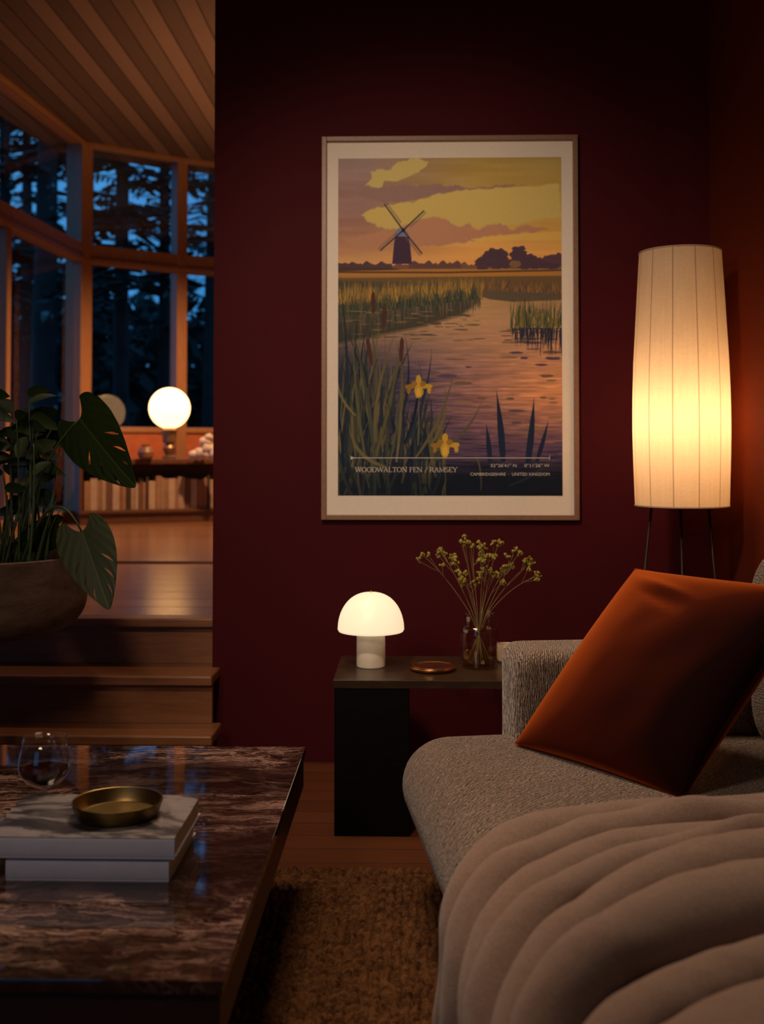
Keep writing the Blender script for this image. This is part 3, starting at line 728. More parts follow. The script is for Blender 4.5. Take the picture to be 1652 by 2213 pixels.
GL = {  # width, strokes in a unit cap-height box, y down from 0 (top) to 1 (baseline)
 'W': (1.25, [(.05, 0, .36, 1, TH), (.36, 1, .62, .05, TN), (.62, .05, .92, 1, TH), (.92, 1, 1.2, 0, TN)]+ser(.08, .02)+ser(.62, .02)+ser(1.17, .02)),
 'O': (1.02, ell(.5, .5, .42, .48)),
 'D': (1.0, [(.15, 0, .15, 1, TH), (.15, .03, .45, .03, TN), (.15, .97, .45, .97, TN)]+ell(.45, .5, .45, .47, -90, 90)+ser(.12, .02)+ser(.12, .98)),
 'A': (.98, [(.48, 0, .12, 1, TN), (.48, 0, .84, 1, TH), (.24, .64, .7, .64, TN)]+ser(.12, .98)+ser(.84, .98)),
 'L': (.78, [(.18, 0, .18, 1, TH), (.18, .97, .7, .97, TN), (.7, .75, .7, 1, TN)]+ser(.18, .02)+ser(.14, .98)),
 'T': (.86, [(.43, 0, .43, 1, TH), (.05, .03, .81, .03, TN), (.06, 0, .06, .22, TN), (.80, 0, .80, .22, TN)]+ser(.43, .98)),
 'N': (1.05, [(.15, 0, .15, 1, TN), (.15, 0, .88, 1, TH), (.88, 0, .88, 1, TN)]+ser(.13, .02)+ser(.15, .98)+ser(.88, .02)),
 'F': (.74, [(.18, 0, .18, 1, TH), (.18, .03, .68, .03, TN), (.68, 0, .68, .22, TN), (.18, .48, .5, .48, TN), (.5, .38, .5, .58, TN)]+ser(.18, .02)+ser(.18, .98)),
 'E': (.8, [(.18, 0, .18, 1, TH), (.18, .03, .7, .03, TN), (.7, 0, .7, .22, TN), (.18, .48, .52, .48, TN), (.52, .38, .52, .58, TN), (.18, .97, .72, .97, TN), (.72, .76, .72, 1, TN)]),
 '/': (.6, [(.5, -.1, .1, 1.1, TN)]),
 'R': (.92, [(.18, 0, .18, 1, TH), (.18, .03, .42, .03, TN), (.18, .52, .42, .52, TN), (.42, .52, .86, 1, TH)]+ell(.42, .275, .26, .245, -90, 90)+ser(.18, .02)+ser(.18, .98)),
 'M': (1.2, [(.14, 0, .12, 1, TN), (.14, 0, .6, .92, TH), (.6, .92, 1.02, 0, TN), (1.02, 0, 1.05, 1, TH)]+ser(.14, .98)+ser(1.05, .98)+ser(.12, .02, .1)+ser(1.05, .02, .1)),
 'S': (.68, ell(.34, .26, .24, .23, 90, 330)+ell(.34, .74, .26, .23, -90, 150)),
 'Y': (.9, [(.08, 0, .45, .52, TH), (.82, 0, .45, .52, TN), (.45, .5, .45, 1, TH)]+ser(.08, .02)+ser(.82, .02)+ser(.45, .98)),
 ' ': (.38, [])}
txt = 'WOODWALTON FEN / RAMSEY'; total = sum(GL[c][0] for c in txt)
V, F = [], []; x = 769.0; sx = 221.0/total; cap = 10.5
for c in txt:
    wd, st_ = GL[c]
    for (xa, ya, xb, yb, th_) in st_: stroke(V, F, x+xa*sx, 1016.5+ya*cap, x+xb*sx, 1016.5+yb*cap, max(th_*cap*.85, .8))
    x += wd*sx
link('title_lettering', pyd('title', V, F), M_LETTER, poster, smooth=False)
V, F = [], []
stroke(V, F, 764, 996.3, 1189, 996.3, 1.5, .0019); stroke(V, F, 1189, 991, 1189, 1001.5, 1.2, .0019)
k = len(V); V += [PP(758, 992), PP(768, 996.3), PP(758, 1001)]; F.append((k, k+1, k+2)); stroke(V, F, 758.5, 991, 758.5, 1001.5, 1.2)
link('rule_line', pyd('rule', V, F), M_LETTER, poster, smooth=False)
def text_mesh(body, x0, x1, ybase, h, name):
    cu = bpy.data.curves.new(name, 'FONT'); cu.body = body; cu.size = 1; cu.fill_mode = 'FRONT'; cu.resolution_u = 3
    to = bpy.data.objects.new('tmp', cu); COL.objects.link(to); bpy.context.view_layer.update()
    dg = bpy.context.evaluated_depsgraph_get(); me = bpy.data.meshes.new_from_object(to.evaluated_get(dg))
    bpy.data.objects.remove(to)
    xs = [v.co.x for v in me.vertices]; a, b_ = min(xs), max(xs)
    for v in me.vertices:
        v.co = PP(x0+(v.co.x-a)/(b_-a)*(x1-x0), ybase-v.co.y/.72*h)
    me.materials.clear(); return link(name, me, M_LETTER, poster, smooth=False)
text_mesh('52\u00b026\'41" N     0\u00b011\'26" W', 1062, 1188.5, 1016, 7.0, 'coordinates_lettering')
text_mesh('CAMBRIDGESHIRE  \u00b7  UNITED KINGDOM', 1018, 1188.5, 1034.5, 6.6, 'county_lettering')

# ------------------------------------------------------------------ side table
yf, yb = 3.40, 3.80
xl = WY(720, 1470, yf).x; xr = .62; zt = WY(800, 1470, yf).z
st_root = empty('side_table', ((xl+xr)/2, (yf+yb)/2, 0), 'black wooden side table with a solid slab leg, against the burgundy wall', 'side table')
box('table_top', (xl, yf, zt-.026), (xr, yb, zt), M_TOPWOOD, st_root, .0018)
xleg = WY(885, 1600, yf).x
box('slab_leg', (xl+.004, yf+.004, 0), (xleg, yb-.004, zt-.026), M_BLACKWOOD, st_root, .002)
box('slab_leg', (xr-.06, yf+.004, 0), (xr-.004, yb-.004, zt-.026), M_BLACKWOOD, st_root, .002)

# mushroom lamp
c = WZ(802, 1440, zt); c.z = zt
k = c.y/FPX
R = 71.5*k
ml = empty('mushroom_lamp', c, 'small glowing mushroom table lamp with a white dome shade on the black side table', 'table lamp')
sz = zt + (1444-1368)*k            # rim height above top
br = 31*k
prof = [(0, 0), (br*.96, 0), (br, .003), (br, .03), (br*.985, sz-zt-.02), (br*.93, sz-zt-.004), (br*.85, sz-zt+.01), (0, sz-zt+.012)]
link('base', lathe(prof, 48, c=c), simple('cream_ceramic', (.80, .70, .56), .4, 40, .03), ml)
Hs = 79*k
prof = [(br*.6, sz-zt-.002), (R*.6, sz-zt-.004), (R*.97, sz-zt), (R, sz-zt+.006)]
for i in range(1, 17):
    a = math.radians(90*i/16); prof.append((R*math.cos(a)**.86 if i < 16 else 0, sz-zt+.006+Hs*math.sin(a)))
msh = link('lamp_shade', lathe(prof, 64, c=c), emis('glowing_opal_glass', (1.0, .78, .50, 1), .88, (.5, .45, .36)), ml)
link('finial', lathe([(0, 0), (.004, 0), (.005, .003), (.003, .006), (0, .0065)], 16, c=(c.x, c.y, sz+.005+Hs)), simple('finial_brass', (.5, .32, .12), .3, Metallic=1.0), msh)

# copper dish
c = WZ(935, 1448, zt); c.z = zt; k = c.y/FPX; r = 50*k
cdm = simple('copper', (.62, .30, .13), .28, 50, .05, Metallic=1.0)
d = empty('copper_dish', c, 'round shallow copper dish between the mushroom lamp and the vase', 'dish')
link('dish', lathe([(0, .0), (r*.86, 0), (r*.94, .004), (r, .012), (r*.985, .0135), (r*.9, .007), (r*.8, .005), (0, .005)], 64, c=c), cdm, d)
link('dish_lid', lathe([(0, .006), (r*.88, .0065), (r*.93, .012), (r*.92, .016), (r*.82, .017), (r*.76, .0145), (0, .0145)], 64, c=(c.x+.004, c.y, c.z)), cdm, d)

# vase
c = WZ(1036, 1441, zt); c.z = zt; k = c.y/FPX; VC = c.copy()
vr = 41*k; H = (1443-1327)*k
va = empty('glass_vase', c, 'clear glass bottle vase holding dried yellow sprigs on the side table', 'vase')
prof = [(0, .004), (vr*.80, .004), (vr*.9, .010), (vr*.955, .02), (vr, .028), (vr, H*.66), (vr*.97, H*.715), (vr*.84, H*.745), (vr*.80, H*.77), (vr*.80, H*.95), (vr*.85, H*.965), (vr*.86, H)]
inner = [(max(0, a_-.003), b_+.003 if i < 3 else b_) for i, (a_, b_) in enumerate(prof)][::-1]
link('glass_body', lathe([(0, 0), (vr*.82, 0), (vr*.93, .007)]+prof[3:]+inner, 56, c=c), M_VASE, va)
b = NB('vase_water'); g = b.math('MULTIPLY', b.math('POWER', b.n('LayerWeight', Blend=.5).outputs['Facing'], 4.0), .6); t1 = b.n('BsdfTransparent', Color=(.97, .94, .82)); t2 = b.n('BsdfGlossy', Roughness=.02); mx = b.n('MixShader', Fac=g); b.set(mx.inputs[1], t1); b.set(mx.inputs[2], t2); b.t.links.new(mx.outputs[0], b.out.inputs[0])
link('water', lathe([(0, .008), (vr*.85, .009), (vr*.94, .03), (vr*.94, H*.33), (0, H*.33)], 40, c=c), b.m, va)
# sprigs
M_STEM = simple('dry_stem', (.22, .17, .055), .7, 60)
M_BLOS = simple('yellow_green_blossom', (.25, .205, .03), .8, 90, .3, .3)
tips = [(915, 1200), (952, 1190), (985, 1215), (1000, 1172), (1018, 1178), (1046, 1180), (1058, 1205), (1078, 1172), (1100, 1225), (1122, 1195), (1150, 1215), (1164, 1245), (1000, 1255), (1075, 1240)]
names = ['leftmost sprig, leaning far out to the left of the vase', 'second sprig from the left with a drooping head', 'sprig of low pale heads left of the vase centre', 'tall sprig left of centre in the vase',
 'tall sprig with a clustered head rising just left of the vase centre', 'sprig standing almost upright over the vase', 'upright sprig in the middle with a side head', 'tallest sprig right of centre in the vase',
 'sprig leaning gently right below the tallest one', 'sprig leaning right with a small round head', 'sprig leaning far right with a full head', 'rightmost sprig, leaning out over the sofa arm',
 'short sprig left of centre over the vase mouth', 'short thin sprig right of centre over the vase mouth']
rnd = random.Random(9)
def blob_mesh(cs, rads):
    V, F = [], []
    for c_, r_ in zip(cs, rads):
        bm = bmesh.new(); bmesh.ops.create_icosphere(bm, subdivisions=1, radius=r_)
        k0 = len(V)
        for v_ in bm.verts: V.append(c_+v_.co*(1+rnd.uniform(-.35, .45)))
        bm.verts.ensure_lookup_table()
        for f_ in bm.faces: F.append([k0+v_.index for v_ in f_.verts])
        bm.free()
    return pyd('blos', V, F)
for i, ((px, py), lb) in enumerate(zip(tips, names)):
    yy_ = VC.y + rnd.uniform(-.07, .06)
    T = WY(px, py, yy_)
    off = (px-1036)/120
    B = Vector((VC.x-off*vr*.62, VC.y+rnd.uniform(-.4, .4)*vr, VC.z+.015))
    Nk = Vector((VC.x+off*vr*.5, VC.y+(yy_-VC.y)*.3, VC.z+H))
    root = empty('dried_sprig', B, lb, 'flower sprig', 'dried sprigs in the glass vase')
    path = [B+(Nk-B)*j/5 for j in range(6)]
    ctrl = Nk+(Nk-B)*.75; path += bez(Nk, ctrl*.5+ (Nk+(T-Nk)*.55)*.5, T, 12)[1:]
    link('stem', tube(path, [.0013-.0006*j/len(path) for j in range(len(path))], 6), M_STEM, root)
    heads = []; V, F = [], []
    for kk in range(rnd.randint(3, 5)):
        j = rnd.randint(9, len(path)-2); s_ = path[j]; e = s_ + Vector((rnd.uniform(-.035, .035), rnd.uniform(-.02, .02), rnd.uniform(.012, .05)))
        if kk < 2: e = T+Vector((rnd.uniform(-.02, .02), rnd.uniform(-.01, .01), rnd.uniform(-.015, .018)))
        tube_data(bez(s_, (s_+e)/2+Vector((0, 0, -.006)), e, 4), .0007, 4, V, F)
        heads.append(([e+Vector([rnd.gauss(0, .0042) for _ in range(3)]) for _ in range(5)], [rnd.uniform(.0032, .0060) for _ in range(5)]))
    heads.append(([T+Vector([rnd.gauss(0, .005) for _ in range(3)]) for _ in range(6)], [rnd.uniform(.0035, .0065) for _ in range(6)]))
    tw_ = link('twigs', pyd('tw', V, F), M_STEM, root)
    for cs, rr_ in heads: link('blossom_head', blob_mesh(cs, rr_), M_BLOS, tw_, smooth=False)
# small pale cup behind the sofa arm
c = WZ(1096, 1430, zt); c.z = zt; k = c.y/FPX
cup = empty('ceramic_cup', c, 'small cream ceramic cup beside the vase, mostly hidden by the sofa arm', 'cup')
r = 21*k
cb_ = link('cup_body', lathe([(0, 0), (r*.8, 0), (r*.95, .006), (r, .02), (r, .058), (r*.97, .06), (r*.92, .058), (r*.9, .01), (0, .008)], 40, c=c), simple('cream_stoneware', (.72, .58, .46), .5), cup)
hp = [Vector((c.x+r*.95, c.y, c.z+.048)), Vector((c.x+r*1.5, c.y, c.z+.046)), Vector((c.x+r*1.6, c.y, c.z+.028)), Vector((c.x+r*.97, c.y, c.z+.014))]
link('handle', tube(hp, .004, 8), M_PAPER, cb_)

# ------------------------------------------------------------------ floor lamp
LY = 3.78
LX = WY(1473, 900, LY).x; k = LY/FPX
def Lz(py): return WY(1473, py, LY).z
fl = empty('floor_lamp', (LX, LY, 0), 'tall glowing fabric column floor lamp in the corner behind the sofa', 'floor lamp')
ctl = [(545, 86), (620, 90.5), (700, 95), (780, 99.5), (860, 102), (930, 102.5), (1000, 101), (1050, 99.5), (1093, 98)]
prof = []
for i in range(33):
    py = 546+(1093-546)*i/32
    prof.append((np.interp(py, [a_ for a_, _ in ctl], [b_ for _, b_ in ctl])*k, Lz(py)))
prof_out = [(float(a_), float(b_)) for a_, b_ in prof]
b = NB('linen_lamp_shade'); p = b.n('TexCoord').outputs['Object']
sep = b.n('SeparateXYZ', Vector=p)
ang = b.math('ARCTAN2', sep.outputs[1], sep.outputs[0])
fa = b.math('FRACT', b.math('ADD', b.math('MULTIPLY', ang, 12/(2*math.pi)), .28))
seam_or_shadow = b.ramp(b.math('ABSOLUTE', b.math('SUBTRACT', fa, .5)), [(0.0, 1.0), (.018, .65), (.035, 0.0)])  # vertical dark lines painted for shadows of frame wires inside the shade
weave = b.noise(b.n('Mapping', Vector=p, Scale=(30, 30, 260)).outputs[0], 2.0, 3, .6)
weft = b.noise(b.n('Mapping', Vector=p, Scale=(30, 30, 1.5)).outputs[0], 3.0, 3, .6)
cc = b.mix(b.math('ADD', b.math('MULTIPLY', weave, .6), b.math('MULTIPLY', weft, .4)), (.62, .49, .36), (.93, .80, .63))
cc = b.mix(b.math('MULTIPLY', seam_or_shadow, .75), cc, (.24, .14, .08))
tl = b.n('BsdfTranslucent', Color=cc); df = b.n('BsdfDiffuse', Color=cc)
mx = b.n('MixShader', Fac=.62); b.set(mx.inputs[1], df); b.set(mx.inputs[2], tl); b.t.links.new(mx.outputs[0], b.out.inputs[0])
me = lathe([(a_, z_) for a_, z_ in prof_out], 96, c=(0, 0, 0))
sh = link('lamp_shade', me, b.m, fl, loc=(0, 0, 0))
zt_, zb_ = prof_out[0][1], prof_out[-1][1]; rt_, rb_ = prof_out[0][0], prof_out[-1][0]
def ring(r, z, th=.003): return lathe([(r+th*math.cos(a_), z+th*math.sin(a_)) for a_ in [i*math.pi/4 for i in range(8)]], 64, True, (LX, LY, 0))
M_RIM = simple('shade_binding', (.40, .28, .18), .8)
link('shade_rim', ring(rt_, zt_), M_RIM, fl); link('shade_rim', ring(rb_, zb_), M_RIM, fl)
link('top_diffuser', lathe([(0, zt_-.006), (rt_-.004, zt_-.006)], 48, c=(LX, LY, 0)), simple('diffuser_card', (.08, .05, .04), .8), fl)
link('lower_diffuser', lathe([(0, zb_+.004), (rb_-.004, zb_+.004)], 48, c=(LX, LY, 0)), M_RIM, fl)
for px0, px1 in ((1411, 1396), (1471.5, 1471.5), (1530, 1556)):
    A = Vector((WY(px0, 1093, LY).x, LY, zb_+.03)); 
    dz = (1240-1093); sl = (px1-px0)/150.0
    foot = Vector((A.x+sl*(zb_+.03), LY + (-.06 if px0 == 1471.5 else .05), 0))
    if px0 == 1530: foot.x = min(foot.x, XR-.03)
    link('leg', tube([A, (A+foot)/2, foot], .0048, 10), M_BLACK, fl)
bp = lamp('floor_lamp_bulb', 'POINT', (LX, LY, Lz(905)), BULB_POWER, (1.0, .61, .30), .045)
link('bulb_socket', tube([(LX, LY, zb_+.03), (LX, LY, Lz(905)-.06)], .012, 12), M_BLACK, fl)

# unseen amber light added for the right wall's orange glow, just outside the frame
sx_, sy_, sz_ = 1.145, 3.31, 1.34
ws = empty('added_wall_light', (XR+.06, 3.42, sz_), 'small round amber light, added unseen at the corner of the right wall to give its orange glow', 'wall light')
link('glass_globe', lathe([(.030*math.sin(a_), -.030*math.cos(a_)) for a_ in [math.pi*i/20 for i in range(21)]], 32, c=(sx_, sy_, sz_)), emis('amber_globe_glass', (1.0, .45, .13, 1), 75.0), ws)
link('bracket', tube([(sx_, sy_+.028, sz_), (sx_+.02, sy_+.07, sz_), (XR+.06, 3.419, sz_)], .006, 10), M_BLACK, ws)
box('wall_plate', (XR+.03, 3.410, sz_-.03), (XR+.09, 3.4195, sz_+.03), M_BLACK, ws, .002)

# ------------------------------------------------------------------ coffee table
TZ = .38
xe = WZ(570, 1870, TZ).x; yfar = WZ(400, 1612, TZ).y; ynear = WZ(400, 2120, TZ).y
XT0 = -1.95
ct = empty('coffee_table', ((xe+XT0)/2, (yfar+ynear)/2, 0), 'low coffee table with a polished brown marble top, in the left foreground', 'coffee table')
box('marble_top', (XT0, ynear, TZ-.022), (xe, yfar, TZ), M_MARBLE, ct, .0016)
box('apron', (XT0+.004, ynear+.006, .272), (xe-.005, yfar-.005, TZ-.022), M_TABLEBODY, ct, .002)
box('plinth', (XT0+.1, ynear+.08, .0195), (xe-.085, yfar-.08, .272), M_TABLEBODY, ct, .002)

# books
M_PAGES = NB('book_pages'); b = M_PAGES; v = b.obj((1, 1, 1)); sz_ = b.n('SeparateXYZ', Vector=v).outputs[2]
ln = b.noise(b.n('Mapping', Vector=v, Scale=(2, 2, 900)).outputs[0], 1.0, 2)
M_PAGES = b.pbr(b.mix(ln, (.34, .25, .19), (.55, .44, .35)), .8)
M_SPINE = simple('pale_grey_cloth', (.36, .37, .46), .55, 120, .1, .04)
b = NB('grey_photo_cover'); v = b.obj()
g = b.noise(b.n('Mapping', Vector=v, Scale=(6, 11, 1)).outputs[0], 1.0, 6, .62, .8)
M_COVER = b.pbr(b.ramp(g, [(.43, (.018, .016, .020)), (.48, (.060, .054, .058)), (.53, (.18, .160, .165)), (.7, (.235, .212, .215))]), .38)
def book(name, lo, hi, label, cover, group, rot=0):
    root = empty(name, ((lo[0]+hi[0])/2, (lo[1]+hi[1])/2, lo[2]), label, 'book', group)
    t_ = .0028
    bm = bmesh.new(); add_box(bm, (lo[0], lo[1], hi[2]-t_), (hi[0], hi[1], hi[2]), .0008); link('front_cover', bm_mesh(bm), cover, root)
    bm = bmesh.new(); add_box(bm, lo, (hi[0], hi[1], lo[2]+t_), .0008)
    # rounded spine facing the viewer
    n = 10; k0 = []
    for x_ in (lo[0], hi[0]):
        row = []
        for i in range(n+1):
            a_ = -1+2*i/n; row.append(bm.verts.new((x_, lo[1]+.002-.004*math.sqrt(max(0, 1-a_*a_)), lo[2]+(hi[2]-lo[2])*(i/n))))
        row2 = [bm.verts.new((x_, lo[1]+.005, lo[2]+(hi[2]-lo[2])*(i/n))) for i in range(n+1)]
        k0.append((row, row2))
    for i in range(n):
        bm.faces.new((k0[0][0][i], k0[1][0][i], k0[1][0][i+1], k0[0][0][i+1]))
        for s_ in (0, 1): bm.faces.new((k0[s_][0][i], k0[s_][0][i+1], k0[s_][1][i+1], k0[s_][1][i]))
    link('binding', bm_mesh(bm), M_SPINE, root)
    box('pages', (lo[0]+.004, lo[1]+.004, lo[2]+t_), (hi[0]-.004, hi[1]-.004, hi[2]-t_), M_PAGES, root)
    return root
BH = .085
fr_ = WZ(200, 1905, TZ).y
xrb = WZ(366, 1905, TZ).x
book('hardback_book', (xrb-.312, fr_, TZ), (xrb, fr_+.262, TZ+.0445), 'thick pale grey hardback book lying at the bottom of the pair on the coffee table', M_SPINE, 'hardback books on the coffee table')
zb2 = TZ+.0447
xrb2 = WY(378, 1808, fr_-.004).x
book('hardback_book', (xrb2-.37, fr_-.006, zb2), (xrb2, fr_+.25, TZ+BH), 'upper hardback book with a grey photograph cover, under the brass tray', M_COVER, 'hardback books on the coffee table')
# brass tray
c = WZ(254, 1762, TZ+BH); c.z = TZ+BH; k = c.y/FPX; r = 97*k; hh = .031
M_BRASS = simple('aged_brass', (.20, .135, .052), .40, 60, .08, .2, Metallic=1.0)
tr = link('brass_tray', lathe([(0, 0), (r*.80, 0), (r*.875, .002), (r*.93, .010), (r, hh-.001), (r*.992, hh+.001), (r*.972, hh), (r*.91, .012), (r*.86, .005), (0, .005)], 80, c=(0, 0, 0)), M_BRASS, loc=c)
tr.scale = (1, .93, 1)
finish(tr, 'round aged brass tray with raised rim, on the upper book', 'tray')
# wine glass
c = WZ(95, 1784, TZ); c.z = TZ; k = c.y/FPX
WG = empty('wine_glass', c, 'stemmed wine glass of red wine behind the books on the coffee table', 'wine glass')
def gz(py): return WY(95, py, c.y).z-TZ
zbb = gz(1702); ztop = gz(1592)
prof = [(0, .0), (.034, .0), (.036, .0015), (.012, .004), (.0045, .010), (.0036, .03), (.0036, zbb-.012), (.008, zbb-.002)]
bw = [(.022, zbb+.004), (.040, zbb+.014), (.0525, zbb+.030), (.0560, zbb+.046), (.0545, zbb+.064), (.050, zbb+.085), (.0455, ztop)]
inner = [(a_-.0012, b_+(.002 if i < 2 else 0)) for i, (a_, b_) in enumerate(bw)][::-1]
link('glass_body', lathe(prof+bw+inner+[(0, zbb+.004)], 56, c=c), M_GLASS, WG)
b = NB('red_wine'); M_WINE = b.pbr((.010, .0006, .0012), .05, None, Specular_IOR_Level=.22)
link('wine', lathe([(0, zbb+.0065), (.019, zbb+.0075), (.037, zbb+.0165), (.0500, zbb+.031), (.0533, zbb+.041), (0, zbb+.041)], 48, c=c), M_WINE, WG)

# ------------------------------------------------------------------ rug
rx0, rx1, ry0, ry1 = -2.1, .085, .95, WZ(750, 1875, .012).y
xs_ = np.concatenate([np.linspace(rx0, -.47, 60), np.linspace(-.465, rx1, int((rx1+.465)/.0036))]); NX, NY = len(xs_), int((ry1-ry0)/.0042)
gx, gy = np.meshgrid(xs_, np.linspace(ry0, ry1, NY))
def sn(x, y, s, seed):
    r = np.random.RandomState(seed); g = r.rand(512, 512); fx, fy = x/s+200, y/s+200; ix, iy = fx.astype(int), fy.astype(int)
    tx, ty = fx-ix, fy-iy; tx = tx*tx*(3-2*tx); ty = ty*ty*(3-2*ty); ix %= 511; iy %= 511
    return (g[iy, ix]*(1-tx)+g[iy, ix+1]*tx)*(1-ty)+(g[iy+1, ix]*(1-tx)+g[iy+1, ix+1]*tx)*ty
wx = gx+(sn(gx, gy, .05, 1)-.5)*.016+(sn(gx, gy, .014, 7)-.5)*.006; wy = gy+(sn(gx, gy, .035, 2)-.5)*.020
cx_ = wx/.0225; ci = np.floor(cx_); ph = (ci % 2)*.5
cyy = wy/.0245+ph; cj = np.floor(cyy)
fx, fy = cx_-ci-.5, cyy-cj-.5
rt = np.random.RandomState(5).rand(97, 101)
hc = rt[(ci.astype(int) % 97), (cj.astype(int) % 101)]
skew = fy+.55*fx*np.where(ci % 2, 1, -1)
bump = np.sqrt(np.clip(1-(fx/.52)**2, 0, 1))*np.sqrt(np.clip(1-(skew/.60)**2, 0, 1))
z = .006+bump*(.010+.008*hc)+(sn(gx, gy, .006, 3)-.5)*.0035
edge = np.minimum(np.minimum(gx-rx0, rx1-gx), np.minimum(gy-ry0, ry1-gy)); z = z*np.clip(edge/.01, 0, 1)+.0005
vv = np.stack([gx, gy, z], -1).astype(np.float32); idx = np.arange(NX*NY).reshape(NY, NX)
q = np.stack([idx[:-1, :-1], idx[:-1, 1:], idx[1:, 1:], idx[1:, :-1]], -1).reshape(-1, 4)
me = bpy.data.meshes.new('rug'); me.vertices.add(NX*NY); me.vertices.foreach_set('co', vv.ravel())
me.loops.add(q.size); me.loops.foreach_set('vertex_index', q.ravel().astype(np.int32))
me.polygons.add(len(q)); me.polygons.foreach_set('loop_start', np.arange(0, q.size, 4, dtype=np.int32)); me.update(calc_edges=True)
finish(link('jute_rug', me, M_JUTE), 'chunky woven jute rug on the wooden floor between coffee table and sofa', 'rug')

# ------------------------------------------------------------------ sofa (s along the front towards the viewer, t inwards)
O = Vector((-.030, 3.05, 0)); U = Vector((.135, -.9908, 0)); Vv = Vector((.9908, .135, 0))
def ST(s, t, z=0): return O+U*s+Vv*t+Vector((0, 0, z))
SR = empty('sofa', ST(1.1, .5, 0), 'beige boucle sofa with rounded seat on the right side of the room', 'sofa')
MS = Matrix(((U.x, Vv.x, 0, O.x), (U.y, Vv.y, 0, O.y), (0, 0, 1, 0), (0, 0, 0, 1)))
def soft_part(name, s0, s1, t0, t1, z0, z1, rad, mat, n=(30, 30, 14), fn=None):
    h = Vector(((s1-s0)/2, (t1-t0)/2, (z1-z0)/2)); cc_ = Vector(((s0+s1)/2, (t0+t1)/2, (z0+z1)/2))
    me = softbox(h, rad, n, fn)
    for v_ in me.vertices: v_.co = MS @ (v_.co+cc_)
    bm = bmesh.new(); bm.from_mesh(me); bmesh.ops.remove_doubles(bm, verts=bm.verts, dist=1e-5); bmesh.ops.recalc_face_normals(bm, faces=bm.faces); bm.to_mesh(me); bm.free()
    return link(name, me, mat, SR)
def seatfn(p):
    u = p.x/1.16; w_ = p.y/.58
    q = p.copy()
    if p.z > 0: q.z += .020*(1-min(1, abs(u))**4)*(1-w_*w_) 
    f_ = (p.z/.13)
    if p.y < 0: q.y += .035*max(0, -f_)**1.5       # front tucks in towards the base
    if p.x < 0: q.x += .03*max(0, -f_)**1.5
    # far front corner is rounded in plan
    dx, dy = -1.15+.30-p.x, -.48+.22-p.y
    return q
soft_part('seat', 0.0, 2.32, -.01, 1.15, .165, .424, (.13, .13, .115), M_BOUCLE, (60, 44, 16), seatfn)
soft_part('armrest', -.03, .195, .286, 1.17, .12, .662, (.045, .045, .045), M_BOUCLE_ARM, (14, 24, 24))
soft_part('backrest', -.02, 2.32, 1.08, 1.26, .12, .80, (.06, .06, .06), M_BOUCLE_BACK, (50, 12, 20))
def cush(p):
    return p+Vector((0, -.035*(1-(p.x/.55)**2)*(1-(p.z/.27)**2) if p.y < 0 else 0, 0))
bc1 = soft_part('back_cushion', .215, 1.25, .895, 1.11, .40, .945, (.10, .085, .13), M_BOUCLE_BACK, (30, 14, 24), cush)
bc2 = soft_part('back_cushion', 1.26, 2.29, .895, 1.11, .40, .945, (.10, .085, .13), M_BOUCLE_BACK, (30, 14, 24), cush)
M_BASE = simple('dark_base_cloth', (.02, .014, .011), .9)
bm = bmesh.new(); add_box(bm, (.10, .10, .11), (2.25, 1.2, .19), .006, M=MS); link('base_frame', bm_mesh(bm), M_BASE, SR)
for s_, t_ in ((.16, .13), (2.15, .13), (.16, 1.1), (2.15, 1.1), (.82, .125)):
    p = ST(s_, t_); link('leg', tube([(p.x, p.y, 0.0), (p.x, p.y, .12)], [.016, .024], 14), M_BLACKWOOD, SR)

# velvet pillow
BL, BR, TL = Vector((.267, 2.735, .462)), Vector((.600, 2.31, .455)), Vector((.594, 2.84, .885))
BL = WZ(1114, 1608, .439); BR = WZ(1476, 1728, .441); TL = WY(1374, 1230, BL.y+.10)
e1, e2 = BR-BL, TL-BL
nrm = e1.cross(e2).normalized()
if nrm.y > 0: nrm = -nrm
def pillow_mesh(N=56, T=.082):
    V, F = [], []
    for sd in (1, -1):
        for j in range(N+1):
            for i in range(N+1):
                u, w_ = i/N*2-1, j/N*2-1
                uu = math.sin(u*math.pi/2); ww = math.sin(w_*math.pi/2)
                ku = 1-.035*(1-ww**2)*0 ; 
                pin = .045
                xu = uu*(1-pin*(1-abs(ww)**2)*abs(uu)**3*.6); yw = ww*(1-pin*(1-abs(uu)**2)*abs(ww)**3*.6)
                th = T*((1-uu**2)*(1-ww**2))**.46
                p = BL+e1*((xu+1)/2)+e2*((yw+1)/2)
                nn = mnoise.noise(Vector((uu*2.2, ww*2.2, 3+sd)))*.006*(1-uu*uu)*(1-ww*ww)
                # gathered creases falling from the upper edge
                cr = math.exp(-((ww-.80+.25*(uu+.5))/.05)**2)*.011*math.exp(-((uu+.35)/.35)**2) - math.exp(-((ww-.68+.3*(uu+.5))/.04)**2)*.007*math.exp(-((uu+.3)/.3)**2)
                V.append(p+nrm*sd*(th+nn*(1 if th > .002 else 0)+cr*(th > .004)))
    n1 = (N+1)**2
    for j in range(N):
        for i in range(N):
            a_ = j*(N+1)+i; F.append((a_, a_+1, a_+N+2, a_+N+1)); a_ += n1; F.append((a_+N+1, a_+N+2, a_+1, a_))
    me = pyd('pil', V, F); bm = bmesh.new(); bm.from_mesh(me); bmesh.ops.remove_doubles(bm, verts=bm.verts, dist=.0004)
    bmesh.ops.recalc_face_normals(bm, faces=bm.faces); bm.to_mesh(me); bm.free(); return me
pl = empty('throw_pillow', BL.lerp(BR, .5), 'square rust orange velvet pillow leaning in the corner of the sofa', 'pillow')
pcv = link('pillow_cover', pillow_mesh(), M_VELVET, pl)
seam_pts = []
N = 30
